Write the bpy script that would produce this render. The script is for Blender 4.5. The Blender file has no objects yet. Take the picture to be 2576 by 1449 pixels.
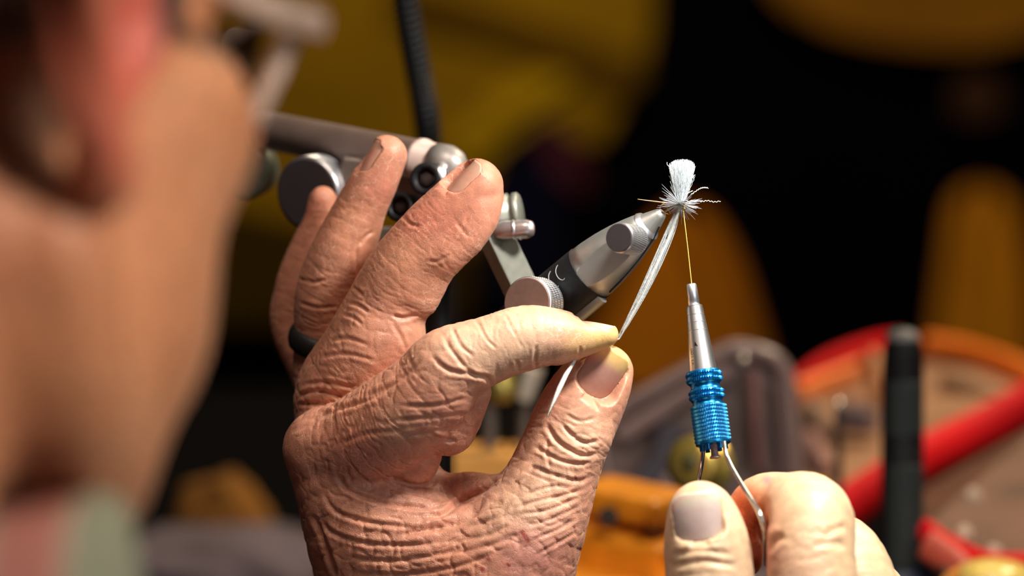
import bpy, bmesh, math, random
import numpy as np
from mathutils import Vector, Matrix
import openvdb

random.seed(7)
rng = np.random.default_rng(7)
SC = bpy.context.scene
COL = SC.collection

# ---------------------------------------------------------------- camera, world, lights, exposure
FPX = 8587.0                      # focal length in pixels of the 2576 px wide frame
PITCH = math.radians(10)
CAM = np.array([0.0, 0.0, 1.20])
AX = np.array([1.0, 0, 0])
AU = np.array([0, math.sin(PITCH), math.cos(PITCH)])
AF = np.array([0, math.cos(PITCH), -math.sin(PITCH)])

def W(c):
    """camera-space millimetres (right, up, forward) -> world metres"""
    c = np.asarray(c, dtype=float)
    return CAM + (c[..., 0:1] * AX + c[..., 1:2] * AU + c[..., 2:3] * AF) / 1000.0

def C(px, py, dz=0.0):
    """a spot in the photograph at depth 1000+dz mm -> camera-space mm"""
    z = 1000.0 + dz
    return np.array([(px - 1288.0) * z / FPX, (724.5 - py) * z / FPX, z])

def P(px, py, dz=0.0):
    return Vector(W(C(px, py, dz)))

def D(x, y, z):
    """camera-space direction -> world direction"""
    v = Vector(x * AX + y * AU + z * AF); v.normalize(); return v

cam_d = bpy.data.cameras.new('camera')
cam_d.sensor_width = 36.0
cam_d.lens = 36.0 * FPX / 2576.0
cam_d.clip_start = 0.05
cam_d.clip_end = 50
cam_d.dof.use_dof = True
cam_d.dof.focus_distance = 1.0
cam_d.dof.aperture_fstop = 0.120 / 0.0230
cam = bpy.data.objects.new('camera', cam_d)
COL.objects.link(cam)
cam.location = CAM
cam.rotation_euler = (math.radians(90) - PITCH, 0, 0)
SC.camera = cam

SC.view_settings.view_transform = 'Standard'
SC.view_settings.look = 'None'
SC.view_settings.gamma = 1
SC.view_settings.use_curve_mapping = False
SC.view_settings.exposure = 0.0
SC.cycles.use_denoising = True

world = bpy.data.worlds.new('world'); SC.world = world
world.use_nodes = True
world.node_tree.nodes['Background'].inputs[0].default_value = (1.0, 0.78, 0.6, 1)
world.node_tree.nodes['Background'].inputs[1].default_value = 0.012

def area(name, loc, target, size, power, col, spread=180, shape='DISK'):
    l = bpy.data.lights.new(name, 'AREA'); l.energy = power; l.color = col
    l.shape = shape; l.size = size; l.spread = math.radians(spread)
    o = bpy.data.objects.new(name, l); COL.objects.link(o)
    o.location = loc
    d = Vector(target) - Vector(loc)
    o.rotation_euler = d.to_track_quat('-Z', 'Y').to_euler()
    return o

LAMP = W(np.array([[128.0, 165.0, 905.0]]))[0]
area('desk_lamp_light', LAMP, P(1760, 900, -10), 0.05, 0.56, (1.0, 0.95, 0.87), 110)
# unseen warm fill added above the left hand
area('hand_fill_light', W([[-60.0, 330.0, 820.0]])[0], P(1000, 900, 0), 0.16, 0.36, (1.0, 0.80, 0.66), 120)
# added unseen lights: warm fill for the face, cool panel for metal reflections
area('face_fill_light', (0.46, 0.22, 1.52), (-0.10, 0.68, 1.13), 0.12, 0.17, (1.0, 0.74, 0.56), 26)
area('reflection_panel_light', W([[470.0, 70.0, 420.0]])[0], P(1700, 800, 0), 0.42, 0.55, (0.92, 0.96, 1.0), 120)
# unseen fill added over the far end of the table
area('table_fill_light', (0.55, 1.5, 1.75), (0.25, 1.4, 0.75), 0.3, 4.2, (1.0, 0.80, 0.55), 120)
# unseen light added to brighten the banner
area('banner_fill_light', (0.1, 2.3, 2.3), (0.0, 3.0, 1.0), 0.5, 14.0, (1.0, 0.80, 0.5), 150)

# ---------------------------------------------------------------- helpers
MATS = {}
def mat(name, col, rough=0.5, metal=0.0, noise=None, bump=None, coat=0, trans=0, sss=0, spec=0.5, emit=None, alpha=1, aniso=0, sheen=0):
    if name in MATS: return MATS[name]
    m = bpy.data.materials.new(name); m.use_nodes = True
    nt = m.node_tree; b = nt.nodes['Principled BSDF']
    b.inputs['Base Color'].default_value = (*col, 1)
    b.inputs['Roughness'].default_value = rough
    b.inputs['Metallic'].default_value = metal
    b.inputs['Coat Weight'].default_value = coat
    b.inputs['Transmission Weight'].default_value = trans
    b.inputs['Specular IOR Level'].default_value = spec
    b.inputs['Alpha'].default_value = alpha
    b.inputs['Anisotropic'].default_value = aniso
    b.inputs['Sheen Weight'].default_value = sheen
    if sss:
        b.inputs['Subsurface Weight'].default_value = sss
        b.inputs['Subsurface Scale'].default_value = 0.004
    if emit:
        b.inputs['Emission Color'].default_value = (*emit[0], 1); b.inputs['Emission Strength'].default_value = emit[1]
    tc = nt.nodes.new('ShaderNodeTexCoord')
    if noise is None: noise = (400, 0.12)
    n = nt.nodes.new('ShaderNodeTexNoise'); n.inputs['Scale'].default_value = noise[0]; n.inputs['Detail'].default_value = 4
    nt.links.new(tc.outputs['Object'], n.inputs['Vector'])
    mx = nt.nodes.new('ShaderNodeMix'); mx.data_type = 'RGBA'; mx.blend_type = 'MULTIPLY'
    mx.inputs[0].default_value = 1.0
    mx.inputs[6].default_value = (*col, 1)
    r = nt.nodes.new('ShaderNodeMapRange'); r.inputs[3].default_value = 1 - noise[1]; r.inputs[4].default_value = 1 + noise[1]
    r.inputs[1].default_value = .3; r.inputs[2].default_value = .7
    nt.links.new(n.outputs['Fac'], r.inputs[0]); nt.links.new(r.outputs[0], mx.inputs[7])
    nt.links.new(mx.outputs[2], b.inputs['Base Color'])
    if bump:
        n2 = nt.nodes.new('ShaderNodeTexNoise'); n2.inputs['Scale'].default_value = bump[0]; n2.inputs['Detail'].default_value = 3
        nt.links.new(tc.outputs['Object'], n2.inputs['Vector'])
        bp = nt.nodes.new('ShaderNodeBump'); bp.inputs['Strength'].default_value = bump[1]; bp.inputs['Distance'].default_value = bump[2]
        nt.links.new(n2.outputs['Fac'], bp.inputs['Height']); nt.links.new(bp.outputs['Normal'], b.inputs['Normal'])
    MATS[name] = m
    return m

def tag(o, label=None, cat=None, group=None, kind=None):
    if label: o['label'] = label
    if cat: o['category'] = cat
    if group: o['group'] = group
    if kind: o['kind'] = kind
    return o

def empty(name, loc, label, cat, group=None):
    o = bpy.data.objects.new(name, None); COL.objects.link(o)
    o.location = loc; o.empty_display_size = 0.01
    tag(o, label, cat, group); return o

class MB:
    """collects geometry in world metres and links it as one mesh object"""
    def __init__(s): s.v = []; s.f = []; s.sm = []
    def add(s, v, f, smooth=True):
        n = len(s.v); s.v += [tuple(p) for p in v]
        s.f += [tuple(i + n for i in q) for q in f]; s.sm += [smooth] * len(f)
        return s
    def build(s, name, m, parent=None, origin=None, mods=None):
        me = bpy.data.meshes.new(name)
        org = Vector(origin) if origin is not None else (Vector(parent.matrix_world.translation) if parent else sum((Vector(p) for p in s.v), Vector()) / max(1, len(s.v)))
        if parent is not None:
            q = parent; org = Vector((0, 0, 0))
            while q: org += q.location; q = q.parent
        me.from_pydata([Vector(p) - org for p in s.v], [], s.f)
        me.polygons.foreach_set('use_smooth', s.sm)
        me.update()
        bm = bmesh.new(); bm.from_mesh(me); bmesh.ops.recalc_face_normals(bm, faces=bm.faces); bm.to_mesh(me); bm.free()
        me.materials.append(m)
        o = bpy.data.objects.new(name, me); COL.objects.link(o)
        if parent: o.parent = parent
        else: o.location = org
        return o

def frame(axis, hint=None):
    a = Vector(axis).normalized()
    h = Vector(hint) if hint is not None else (Vector((0, 0, 1)) if abs(a.z) < .9 else Vector((0, 1, 0)))
    u = (h - a * h.dot(a)).normalized(); w = a.cross(u)
    return a, u, w

def box(mb, c, half, ax=None, bev=0.0):
    """box with bevelled edges; ax = three world directions"""
    X, Y, Z = ax if ax else (Vector((1, 0, 0)), Vector((0, 1, 0)), Vector((0, 0, 1)))
    bm = bmesh.new(); bmesh.ops.create_cube(bm, size=2)
    for v in bm.verts: v.co = Vector((v.co.x * half[0], v.co.y * half[1], v.co.z * half[2]))
    if bev > 0: bmesh.ops.bevel(bm, geom=list(bm.edges), offset=bev, segments=2, affect='EDGES', profile=.6)
    bm.verts.index_update()
    vs = [Vector(c) + X * v.co.x + Y * v.co.y + Z * v.co.z for v in bm.verts]
    mb.add(vs, [[v.index for v in f.verts] for f in bm.faces], False); bm.free()
    return mb

def tube(mb, pts, rads, n=12, cap=True, hint=None, flat=1.0):
    pts = [Vector(p) for p in pts]
    if not hasattr(rads, '__len__'): rads = [rads] * len(pts)
    vs = []; up = None
    for i, p in enumerate(pts):
        t = (pts[min(i + 1, len(pts) - 1)] - pts[max(i - 1, 0)])
        if t.length < 1e-9: t = Vector((0, 0, 1))
        a, u, w = frame(t, up if up is not None else hint); up = u
        for k in range(n):
            q = 2 * math.pi * k / n
            vs.append(p + u * math.cos(q) * rads[i] + w * math.sin(q) * rads[i] * flat)
    fs = [(i * n + k, i * n + (k + 1) % n, (i + 1) * n + (k + 1) % n, (i + 1) * n + k) for i in range(len(pts) - 1) for k in range(n)]
    mb.add(vs, fs)
    if cap:
        m = len(pts)
        mb.add([vs[k] for k in range(n)], [tuple(range(n))][::1], False)
        mb.add([vs[(m - 1) * n + k] for k in range(n)], [tuple(range(n))], False)
    return mb

def lathe(mb, c, axis, prof, n=40, hint=None, flats=None):
    """prof: (distance along the axis, radius) in metres"""
    a, u, w = frame(axis, hint); c = Vector(c); vs = []
    for (t, r) in prof:
        for k in range(n):
            q = 2 * math.pi * k / n
            vs.append(c + a * t + (u * math.cos(q) + w * math.sin(q)) * max(r, 1e-6))
    m = len(prof)
    fs = [(i * n + k, i * n + (k + 1) % n, (i + 1) * n + (k + 1) % n, (i + 1) * n + k) for i in range(m - 1) for k in range(n)]
    mb.add(vs, fs, True)
    mb.add([vs[k] for k in range(n)], [tuple(range(n))], False)
    mb.add([vs[(m - 1) * n + k] for k in range(n)], [tuple(range(n))], False)
    return mb

def sharp(prof):
    """double every profile point so that the edges stay crisp"""
    out = []
    for i, (t, r) in enumerate(prof):
        out.append((t, r))
        if 0 < i < len(prof) - 1: out.append((t + 1e-6, r))
    return out

def knurl(mb, c, axis, t0, t1, r, depth, rows, teeth, hint=None, diamond=True):
    """a band of knurling: rows x teeth little pyramids round a cylinder"""
    a, u, w = frame(axis, hint); c = Vector(c)
    n = teeth * 2; m = rows * 2 + 1; vs = []
    for i in range(m):
        t = t0 + (t1 - t0) * i / (m - 1)
        for k in range(n):
            q = 2 * math.pi * (k + (0.0)) / n
            if diamond:
                hi = (i % 2 == 1) and (k % 2 == (i // 2) % 2)
            else:
                hi = (k % 2 == 1) and 0 < i < m - 1
            rr = r if hi else r - depth
            vs.append(c + a * t + (u * math.cos(q) + w * math.sin(q)) * rr)
    mb.add(vs, [(i * n + k, i * n + (k + 1) % n, (i + 1) * n + (k + 1) % n, (i + 1) * n + k) for i in range(m - 1) for k in range(n)], False)
    return mb

def crom(pts, rads, sub):
    """Catmull-Rom through points (N,3) and radii"""
    A = np.column_stack([np.asarray(pts, float), np.asarray(rads, float)])
    A = np.vstack([2 * A[0] - A[1], A, 2 * A[-1] - A[-2]])
    out = []
    for i in range(1, len(A) - 2):
        p0, p1, p2, p3 = A[i - 1], A[i], A[i + 1], A[i + 2]
        for k in range(sub):
            t = k / sub
            out.append(0.5 * ((2 * p1) + (-p0 + p2) * t + (2 * p0 - 5 * p1 + 4 * p2 - p3) * t * t + (-p0 + 3 * p1 - 3 * p2 + p3) * t ** 3))
    out.append(A[-2]); out = np.array(out)
    out[:, 3] = np.maximum(out[:, 3], np.min(rads) * 0.8)
    return out[:, :3], out[:, 3]

class Vol:
    """signed distance volume in millimetres"""
    def __init__(s, lo, hi, h):
        s.lo = np.array(lo, np.float32); s.h = h
        s.n = np.ceil((np.array(hi) - lo) / h).astype(int) + 1
        s.a = np.full(s.n, 20.0, np.float32)
        s.c = np.full(s.n, 20.0, np.float32); s.bb = None
        s.g = [s.lo[i] + h * np.arange(s.n[i], dtype=np.float32) for i in range(3)]
    def _sl(s, lo, hi, pad=9.0):
        i0 = np.maximum(0, np.floor((np.array(lo) - pad - s.lo) / s.h).astype(int))
        i1 = np.minimum(s.n, np.ceil((np.array(hi) + pad - s.lo) / s.h).astype(int) + 1)
        if np.any(i1 <= i0): return None
        if s.bb is None: s.bb = [i0.copy(), i1.copy()]
        else: s.bb = [np.minimum(s.bb[0], i0), np.maximum(s.bb[1], i1)]
        sl = tuple(slice(i0[k], i1[k]) for k in range(3))
        X = s.g[0][sl[0]][:, None, None]; Y = s.g[1][sl[1]][None, :, None]; Z = s.g[2][sl[2]][None, None, :]
        return sl, X, Y, Z
    def seg(s, a, b, ra, rb, sq=(1, 1, 1)):
        r = max(ra, rb)
        q = s._sl(np.minimum(a, b) - r * max(sq), np.maximum(a, b) + r * max(sq), 7.0)
        if q is None: return
        sl, X, Y, Z = q
        a = np.asarray(a, np.float32); b = np.asarray(b, np.float32); d = b - a
        L = max(float(d @ d), 1e-6)
        t = np.clip(((X - a[0]) * d[0] + (Y - a[1]) * d[1] + (Z - a[2]) * d[2]) / L, 0, 1)
        dist = np.sqrt(((X - a[0] - t * d[0]) / sq[0]) ** 2 + ((Y - a[1] - t * d[1]) / sq[1]) ** 2 + ((Z - a[2] - t * d[2]) / sq[2]) ** 2) - (ra + t * (rb - ra))
        np.minimum(s.c[sl], dist, out=s.c[sl])
    def tube(s, pts, rads, sub=4, sq=(1, 1, 1)):
        p, r = crom(pts, rads, sub)
        for i in range(len(p) - 1): s.seg(p[i], p[i + 1], float(r[i]), float(r[i + 1]), sq)
        return s
    def ell(s, c, r, rot=None):
        c = np.asarray(c, np.float32); m = max(r)
        q = s._sl(c - m, c + m)
        if q is None: return s
        sl, X, Y, Z = q
        x, y, z = X - c[0], Y - c[1], Z - c[2]
        if rot is not None:
            R = np.asarray(rot, np.float32)
            x, y, z = (R[0, 0] * x + R[0, 1] * y + R[0, 2] * z, R[1, 0] * x + R[1, 1] * y + R[1, 2] * z, R[2, 0] * x + R[2, 1] * y + R[2, 2] * z)
        k0 = np.sqrt((x / r[0]) ** 2 + (y / r[1]) ** 2 + (z / r[2]) ** 2)
        k1 = np.sqrt((x / r[0] ** 2) ** 2 + (y / r[1] ** 2) ** 2 + (z / r[2] ** 2) ** 2) + 1e-6
        np.minimum(s.c[sl], k0 * (k0 - 1) / k1, out=s.c[sl])
        return s
    def merge(s, k=2.0, sub=False):
        if s.bb is None: return s
        sl = tuple(slice(s.bb[0][i], s.bb[1][i]) for i in range(3))
        a = s.a[sl]; b = s.c[sl]
        if sub: a = -a
        hh = np.maximum(k - np.abs(a - b), 0) / k
        m = np.minimum(a, b) - hh * hh * k * 0.25
        s.a[sl] = -m if sub else m
        s.c[sl] = 20.0; s.bb = None
        return s
    def mesh(s, smooth=2):
        g = openvdb.FloatGrid(20.0); g.copyFromArray(np.clip(s.a, -20, 20))
        v, q = g.convertToQuads(0.0)
        v = v * s.h + s.lo; q = q.astype(np.int64)
        vol = np.einsum('ij,ij->', v[q[:, 0]], np.cross(v[q[:, 1]], v[q[:, 2]])) + np.einsum('ij,ij->', v[q[:, 0]], np.cross(v[q[:, 2]], v[q[:, 3]]))
        if vol < 0: q = q[:, ::-1].copy()
        return relax(v.astype(np.float64), q.astype(np.int64), smooth), q.astype(np.int64)

def relax(v, q, it, lam=0.5):
    e = np.vstack([q[:, [0, 1]], q[:, [1, 2]], q[:, [2, 3]], q[:, [3, 0]]])
    cnt = np.bincount(e.ravel(), minlength=len(v)).astype(float)
    for _ in range(it):
        acc = np.zeros_like(v)
        for k in range(3):
            acc[:, k] = np.bincount(e[:, 0], v[e[:, 1], k], len(v)) + np.bincount(e[:, 1], v[e[:, 0], k], len(v))
        v = v + lam * (acc / cnt[:, None] - v)
    return v

def normals(v, q):
    n = np.cross(v[q[:, 2]] - v[q[:, 0]], v[q[:, 3]] - v[q[:, 1]])
    out = np.zeros_like(v)
    for k in range(3):
        for j in range(4): out[:, k] += np.bincount(q[:, j], n[:, k], len(v))
    return out / (np.linalg.norm(out, axis=1, keepdims=True) + 1e-12)

def _h(i, j, k, s):
    n = (i * 374761393 + j * 668265263 + k * 2147483647 + s * 974634777) & 0xffffffff
    n = ((n ^ (n >> 13)) * 1274126177) & 0xffffffff
    return ((n ^ (n >> 16)) & 0xffff) / 32767.5 - 1.0

def vnoise(p, seed=0):
    """value noise in -1..1 at points p (N,3)"""
    f = np.floor(p).astype(np.int64); t = p - f; t = t * t * (3 - 2 * t)
    out = 0
    for a in (0, 1):
        for b in (0, 1):
            for c in (0, 1):
                w = (t[:, 0] if a else 1 - t[:, 0]) * (t[:, 1] if b else 1 - t[:, 1]) * (t[:, 2] if c else 1 - t[:, 2])
                out = out + w * _h(f[:, 0] + a, f[:, 1] + b, f[:, 2] + c, seed)
    return out

def fbm(p, seed=0, o=3):
    r = 0; a = 1; s = 0
    for i in range(o): r = r + a * vnoise(p * 2 ** i, seed + i); s += a; a *= .5
    return r / s
# ================================================================ the man: hands, head, torso in one mesh
def chain(spec):
    """spec rows: px, py, depth offset mm, radius px -> camera mm points and radii"""
    pts = np.array([C(a, b, c) for a, b, c, r in spec]); rr = np.array([r * (1000 + c) / FPX for a, b, c, r in spec])
    return pts, rr

def to_px(v):
    return np.column_stack([1288 + v[:, 0] * FPX / v[:, 2], 724.5 - v[:, 1] * FPX / v[:, 2]])

def front_mask(v, n, tol=3.5, cell=7.0):
    """vertices on the side turned to the photographer and not behind another finger"""
    px = to_px(v); gx = (px[:, 0] // cell).astype(int); gy = (px[:, 1] // cell).astype(int)
    gx -= gx.min(); gy -= gy.min(); key = gx * (gy.max() + 1) + gy
    zm = np.full(key.max() + 1, 1e9); np.minimum.at(zm, key, v[:, 2])
    ray = v / np.linalg.norm(v, axis=1, keepdims=True)
    facing = np.clip(-(n * ray).sum(1) * 2.5, 0, 1)
    return px, facing * (v[:, 2] < zm[key] + tol)

def seg_dist(px, pl):
    d = np.full(len(px), 1e9); tt = np.zeros(len(px)); pl = np.array(pl, float)
    L = np.r_[0, np.cumsum(np.linalg.norm(np.diff(pl, axis=0), axis=1))]
    for i in range(len(pl) - 1):
        a = pl[i]; b = pl[i + 1] - a; t = np.clip(((px - a) @ b) / (b @ b), 0, 1)
        q = np.linalg.norm(px - a - t[:, None] * b, axis=1); m = q < d
        d[m] = q[m]; tt[m] = ((L[i] + t * (L[i + 1] - L[i])) / L[-1])[m]
    return d, tt

def crease(v, n, px, mask, pl, depth, w):
    pl, _ = crom(np.column_stack([np.array(pl, float), np.zeros(len(pl))]), np.ones(len(pl)), 4)
    pl = pl[:, :2]
    d, t = seg_dist(px, pl)
    taper = np.clip(np.minimum(t, 1 - t) * 6, 0, 1)
    prof = -np.exp(-(d / w) ** 2) + 0.42 * np.exp(-((d - 2.1 * w) / (1.1 * w)) ** 2)
    return v + n * (prof * depth * taper * mask)[:, None]

def wrinkles(v, n, chains, amp_fn):
    """folds across each finger: noise stretched round the bone, blended between neighbouring bones"""
    best = []; 
    for ci, (p, r) in enumerate(chains):
        pd, rd = crom(p, r, 4)
        d = np.full(len(v), 1e9); s = np.zeros(len(v)); L = np.r_[0, np.cumsum(np.linalg.norm(np.diff(pd, axis=0), axis=1))]
        for i in range(len(pd) - 1):
            a = pd[i]; b = pd[i + 1] - a; t = np.clip(((v - a) @ b) / (b @ b), 0, 1)
            q = np.linalg.norm(v - a - t[:, None] * b, axis=1) - (rd[i] + t * (rd[i + 1] - rd[i]))
            m = q < d; d[m] = q[m]; s[m] = (L[i] + t * (L[i + 1] - L[i]))[m]
        best.append((d, s))
    ds = np.array([b[0] for b in best]); w = np.exp(-(ds - ds.min(0)) / 0.9); w /= w.sum(0)
    val = np.zeros(len(v))
    for ci, (d, s) in enumerate(best):
        m = w[ci] > .02
        if not m.any(): continue
        x = v[m]
        warp = fbm(x / 7.0, 31 + ci, 2)
        c = np.column_stack([(s[m] + 2.2 * warp) / 1.7, x[:, 0] / 7.5, (x[:, 1] + x[:, 2]) / 9.0])
        k = fbm(c, 5 + ci * 7, 2)
        fold = np.exp(-(k / .11) ** 2)
        c3 = np.column_stack([(s[m] + 1.2 * warp) / 1.0, x[:, 0] / 4.5, (x[:, 1] - x[:, 2]) / 5.0])
        fold = fold + .55 * np.exp(-(vnoise(c3, 91 + ci) / .13) ** 2)
        c2 = np.column_stack([(s[m] + 1.5 * warp) / 4.2, x[:, 0] / 14, (x[:, 1] + x[:, 2]) / 16.0])
        k2 = vnoise(c2, 77 + ci)
        val[m] += w[ci][m] * (-0.72 * fold + .22 + .34 * k2)
    global LAST_ID
    LAST_ID = ds.argmin(0)
    return v + n * (val * amp_fn)[:, None]

class Nail:
    def __init__(s, c, axis, nrm, L, Wd, R, lift=0.0, flare=0.0):
        a = np.array(axis, float); a /= np.linalg.norm(a)
        nn = np.array(nrm, float); nn -= a * (nn @ a); nn /= np.linalg.norm(nn)
        s.c = np.array(c, float); s.a = a; s.n = nn; s.b = np.cross(a, nn); s.L = L; s.W = Wd; s.R = R; s.lift = lift
    def surf(s, th, v):
        """th angle across, v -1..1 along (tip +1)"""
        x = s.R * np.sin(th); h = s.R * (np.cos(th) - 1) - 0.35 * (v ** 2) * (s.L / 10) ** 2
        return s.c + np.multiply.outer(v * s.L / 2, s.a) + np.multiply.outer(x, s.b) + np.multiply.outer(h, s.n)
    def halfw(s, v):
        return s.W / 2 * np.where(v > 0.45, np.sqrt(np.clip(1 - ((v - 0.45) / 0.60) ** 2 * 0.93, 0, 1)), np.where(v < -.45, np.sqrt(np.clip(1 - ((-v - .45) / .56) ** 2, 0, 1)), 1)) * (1 + 0.05 * v)
    def bed(s, vt, n):
        """seat the nail: sink the skin under the plate, raise a fold round it"""
        d = vt - s.c; along = d @ s.a / (s.L / 2); x = d @ s.b; h = d @ s.n
        near = (np.abs(along) < 1.7) & (np.abs(x) < s.W) & (h > -s.R * 1.1) & (h < s.R * .8)
        th = np.arcsin(np.clip(x / s.R, -.98, .98))
        ps = s.R * (np.cos(th) - 1) - 0.35 * along ** 2 * (s.L / 10) ** 2
        hw = s.halfw(np.clip(along, -1, 1)); arc = np.abs(th) * s.R
        e = np.maximum(arc - hw, (np.abs(along) - 1) * s.L / 2)          # outside distance
        ins = near & (e < 0) & (h > ps - 2.4)
        out = vt.copy()
        out[ins] += np.multiply.outer((ps - .30 - h)[ins], s.n)
        rim = near & (e >= 0) & (e < 2.6) & (h > ps - 2.4)
        f = np.exp(-(e / 1.1) ** 2) * np.where(along > .75, .15, 1.0)
        tgt = ps + 0.45 * np.exp(-((e - .7) / .8) ** 2)
        out[rim] += np.multiply.outer(((tgt - h) * f)[rim], s.n)
        return out
    def plate(s, name, m, parent, base=(.66, .34, .25), tip=(.70, .46, .32)):
        nu, nv = 14, 18; top = []; 
        for j in range(nv + 1):
            v = -1 + 2 * j / nv; v = max(-.999, min(.999, v)); hw = float(s.halfw(np.array(v)))
            hw = max(hw, .25)
            for i in range(nu + 1):
                u = -1 + 2 * i / nu
                top.append(s.surf(np.array(u * hw / s.R), np.array(v)) + s.n * (0.02 + (s.lift * max(0, v) ** 2)))
        top = np.array(top); N = len(top); bot = top - s.n * .45
        f = []
        for j in range(nv):
            for i in range(nu):
                a = j * (nu + 1) + i; f.append((a, a + 1, a + nu + 2, a + nu + 1)); f.append((a + N, a + nu + 1 + N, a + nu + 2 + N, a + 1 + N))
        ring = [i for i in range(nu + 1)] + [(j + 1) * (nu + 1) + nu for j in range(nv)] + [nv * (nu + 1) + i for i in range(nu - 1, -1, -1)] + [j * (nu + 1) for j in range(nv - 1, 0, -1)]
        for a, b in zip(ring, ring[1:] + ring[:1]): f.append((a, b, b + N, a + N))
        mb = MB(); mb.add(W(np.vstack([top, bot])), f); o = mb.build(name, m, parent)
        vv = np.repeat(np.linspace(-1, 1, nv + 1), nu + 1); t = np.clip((vv - .25) / .45, 0, 1)[:, None]; lun = np.exp(-((vv + 1) / .22) ** 2)[:, None] * .35
        cl = np.array(base) * (1 - t) + np.array(tip) * t; cl = cl * (1 - lun) + np.array((.72, .52, .45)) * lun; cl = np.vstack([cl, cl])
        ca = o.data.color_attributes.new('nail_tone', 'FLOAT_COLOR', 'POINT'); ca.data.foreach_set('color', np.column_stack([cl, np.ones(len(cl))]).astype(np.float32).ravel()); return o

# ---- left hand: index and thumb pinch, other fingers spread upwards
L_INDEX = [(815, 1130, 10, 100), (900, 1112, 6, 116), (1010, 1048, 0, 122), (1085, 982, -4, 112), (1130, 925, -6, 103), (1225, 882, -6, 86), (1320, 851, -5, 83), (1395, 846, -4, 70), (1460, 849, -3, 51), (1525, 842, -3, 32)]
L_MIDDLE = [(850, 1060, 26, 105), (858, 985, 24, 116), (930, 888, 20, 124), (958, 775, 17, 92), (1010, 680, 14, 88), (1085, 583, 12, 80), (1150, 520, 11, 78), (1197, 468, 10, 70)]
L_RING = [(850, 1040, 44, 95), (825, 950, 43, 88), (826, 850, 41, 86), (828, 745, 37, 86), (862, 640, 34, 82), (905, 530, 32, 66), (940, 460, 30, 60), (972, 392, 29, 53)]
L_PINKY = [(850, 1030, 62, 80), (800, 930, 63, 72), (742, 820, 63, 62), (752, 730, 61, 62), (780, 640, 60, 58), (806, 560, 58, 44), (812, 505, 57, 37)]
L_THUMB = [(1120, 1700, 18, 165), (1215, 1540, 8, 175), (1292, 1400, 6, 160), (1370, 1250, 6, 123), (1416, 1130, 7, 108), (1455, 1040, 8, 106), (1492, 975, 9, 94), (1522, 938, 10, 72)]
CH = [chain(c) for c in (L_INDEX, L_MIDDLE, L_RING, L_PINKY, L_THUMB)]
META = [[(815, 1130, 12, 102), (900, 1290, 14, 142), (985, 1449, 20, 190), (1040, 1750, 30, 190)],
        [(850, 1060, 28, 104), (905, 1250, 34, 125), (960, 1449, 38, 160), (1000, 1750, 38, 170)],
        [(850, 1040, 46, 94), (905, 1250, 50, 110), (930, 1449, 52, 130), (960, 1750, 48, 150)],
        [(852, 1030, 62, 78), (890, 1250, 64, 90), (905, 1449, 62, 112), (950, 1750, 56, 130)]]
CHM = [chain(c) for c in META]
lo = C(640, 1800, 0) ; 
V = Vol([-78, -126, 962], [42, 50, 1080], 0.42)
for k, (p, r) in enumerate(CHM): V.tube(p, r); V.merge(7 if k else 1)
# bulk between thumb and index, and the web of skin
p, r = chain([(960, 1330, 16, 150), (1120, 1400, 10, 135), (1290, 1430, 8, 140)]); V.tube(p, r); V.merge(9)
p, r = CH[3]; V.tube(p, r); V.merge(3.0)
p, r = CH[2]; V.tube(p, r); V.merge(2.0)
p, r = CH[1]; V.tube(p, r)
p, r = chain([(1202, 492, 11, 66), (1196, 515, 10, 67), (1188, 545, 10, 66), (1155, 592, 10, 66), (1126, 622, 10, 60)]); V.tube(p, r); V.merge(2.0)
p, r = chain([(1112, 632, 10, 56), (1100, 645, 10, 56)]); V.tube(p, r); V.merge(3.0)
p, r = chain([(1098, 660, 12, 50), (1070, 705, 13, 58), (1045, 745, 14, 62)]); V.tube(p, r); V.merge(3.0)
p, r = chain([(1000, 760, 16, 62), (985, 860, 17, 88), (960, 930, 20, 95)]); V.tube(p, r); V.merge(2.0)
p, r = chain([(1040, 1200, 22, 66), (1110, 1240, 20, 54), (1190, 1237, 16, 50), (1265, 1245, 12, 46)]); V.tube(p, r); V.merge(3)
p, r = CH[4]; V.tube(p, r); V.merge(5)
p, r = chain([(1478, 1105, 2, 44), (1440, 1150, 2, 50)]); V.tube(p, r); V.merge(5)      # dorsal thumb knuckle
p, r = CH[0]; V.tube(p, r)
p, r = chain([(1120, 1060, 4, 88), (1175, 985, 0, 62)]); V.tube(p, r)
p, r = chain([(1020, 1130, 8, 95), (1040, 1165, 10, 62)]); V.tube(p, r)
p, r = chain([(1400, 868, -3, 52), (1440, 862, -3, 46)]); V.tube(p, r)
V.merge(1.6)
lv, lq = V.mesh(9); del V
ln = normals(lv, lq)
px, msk = front_mask(lv, ln)

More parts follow.
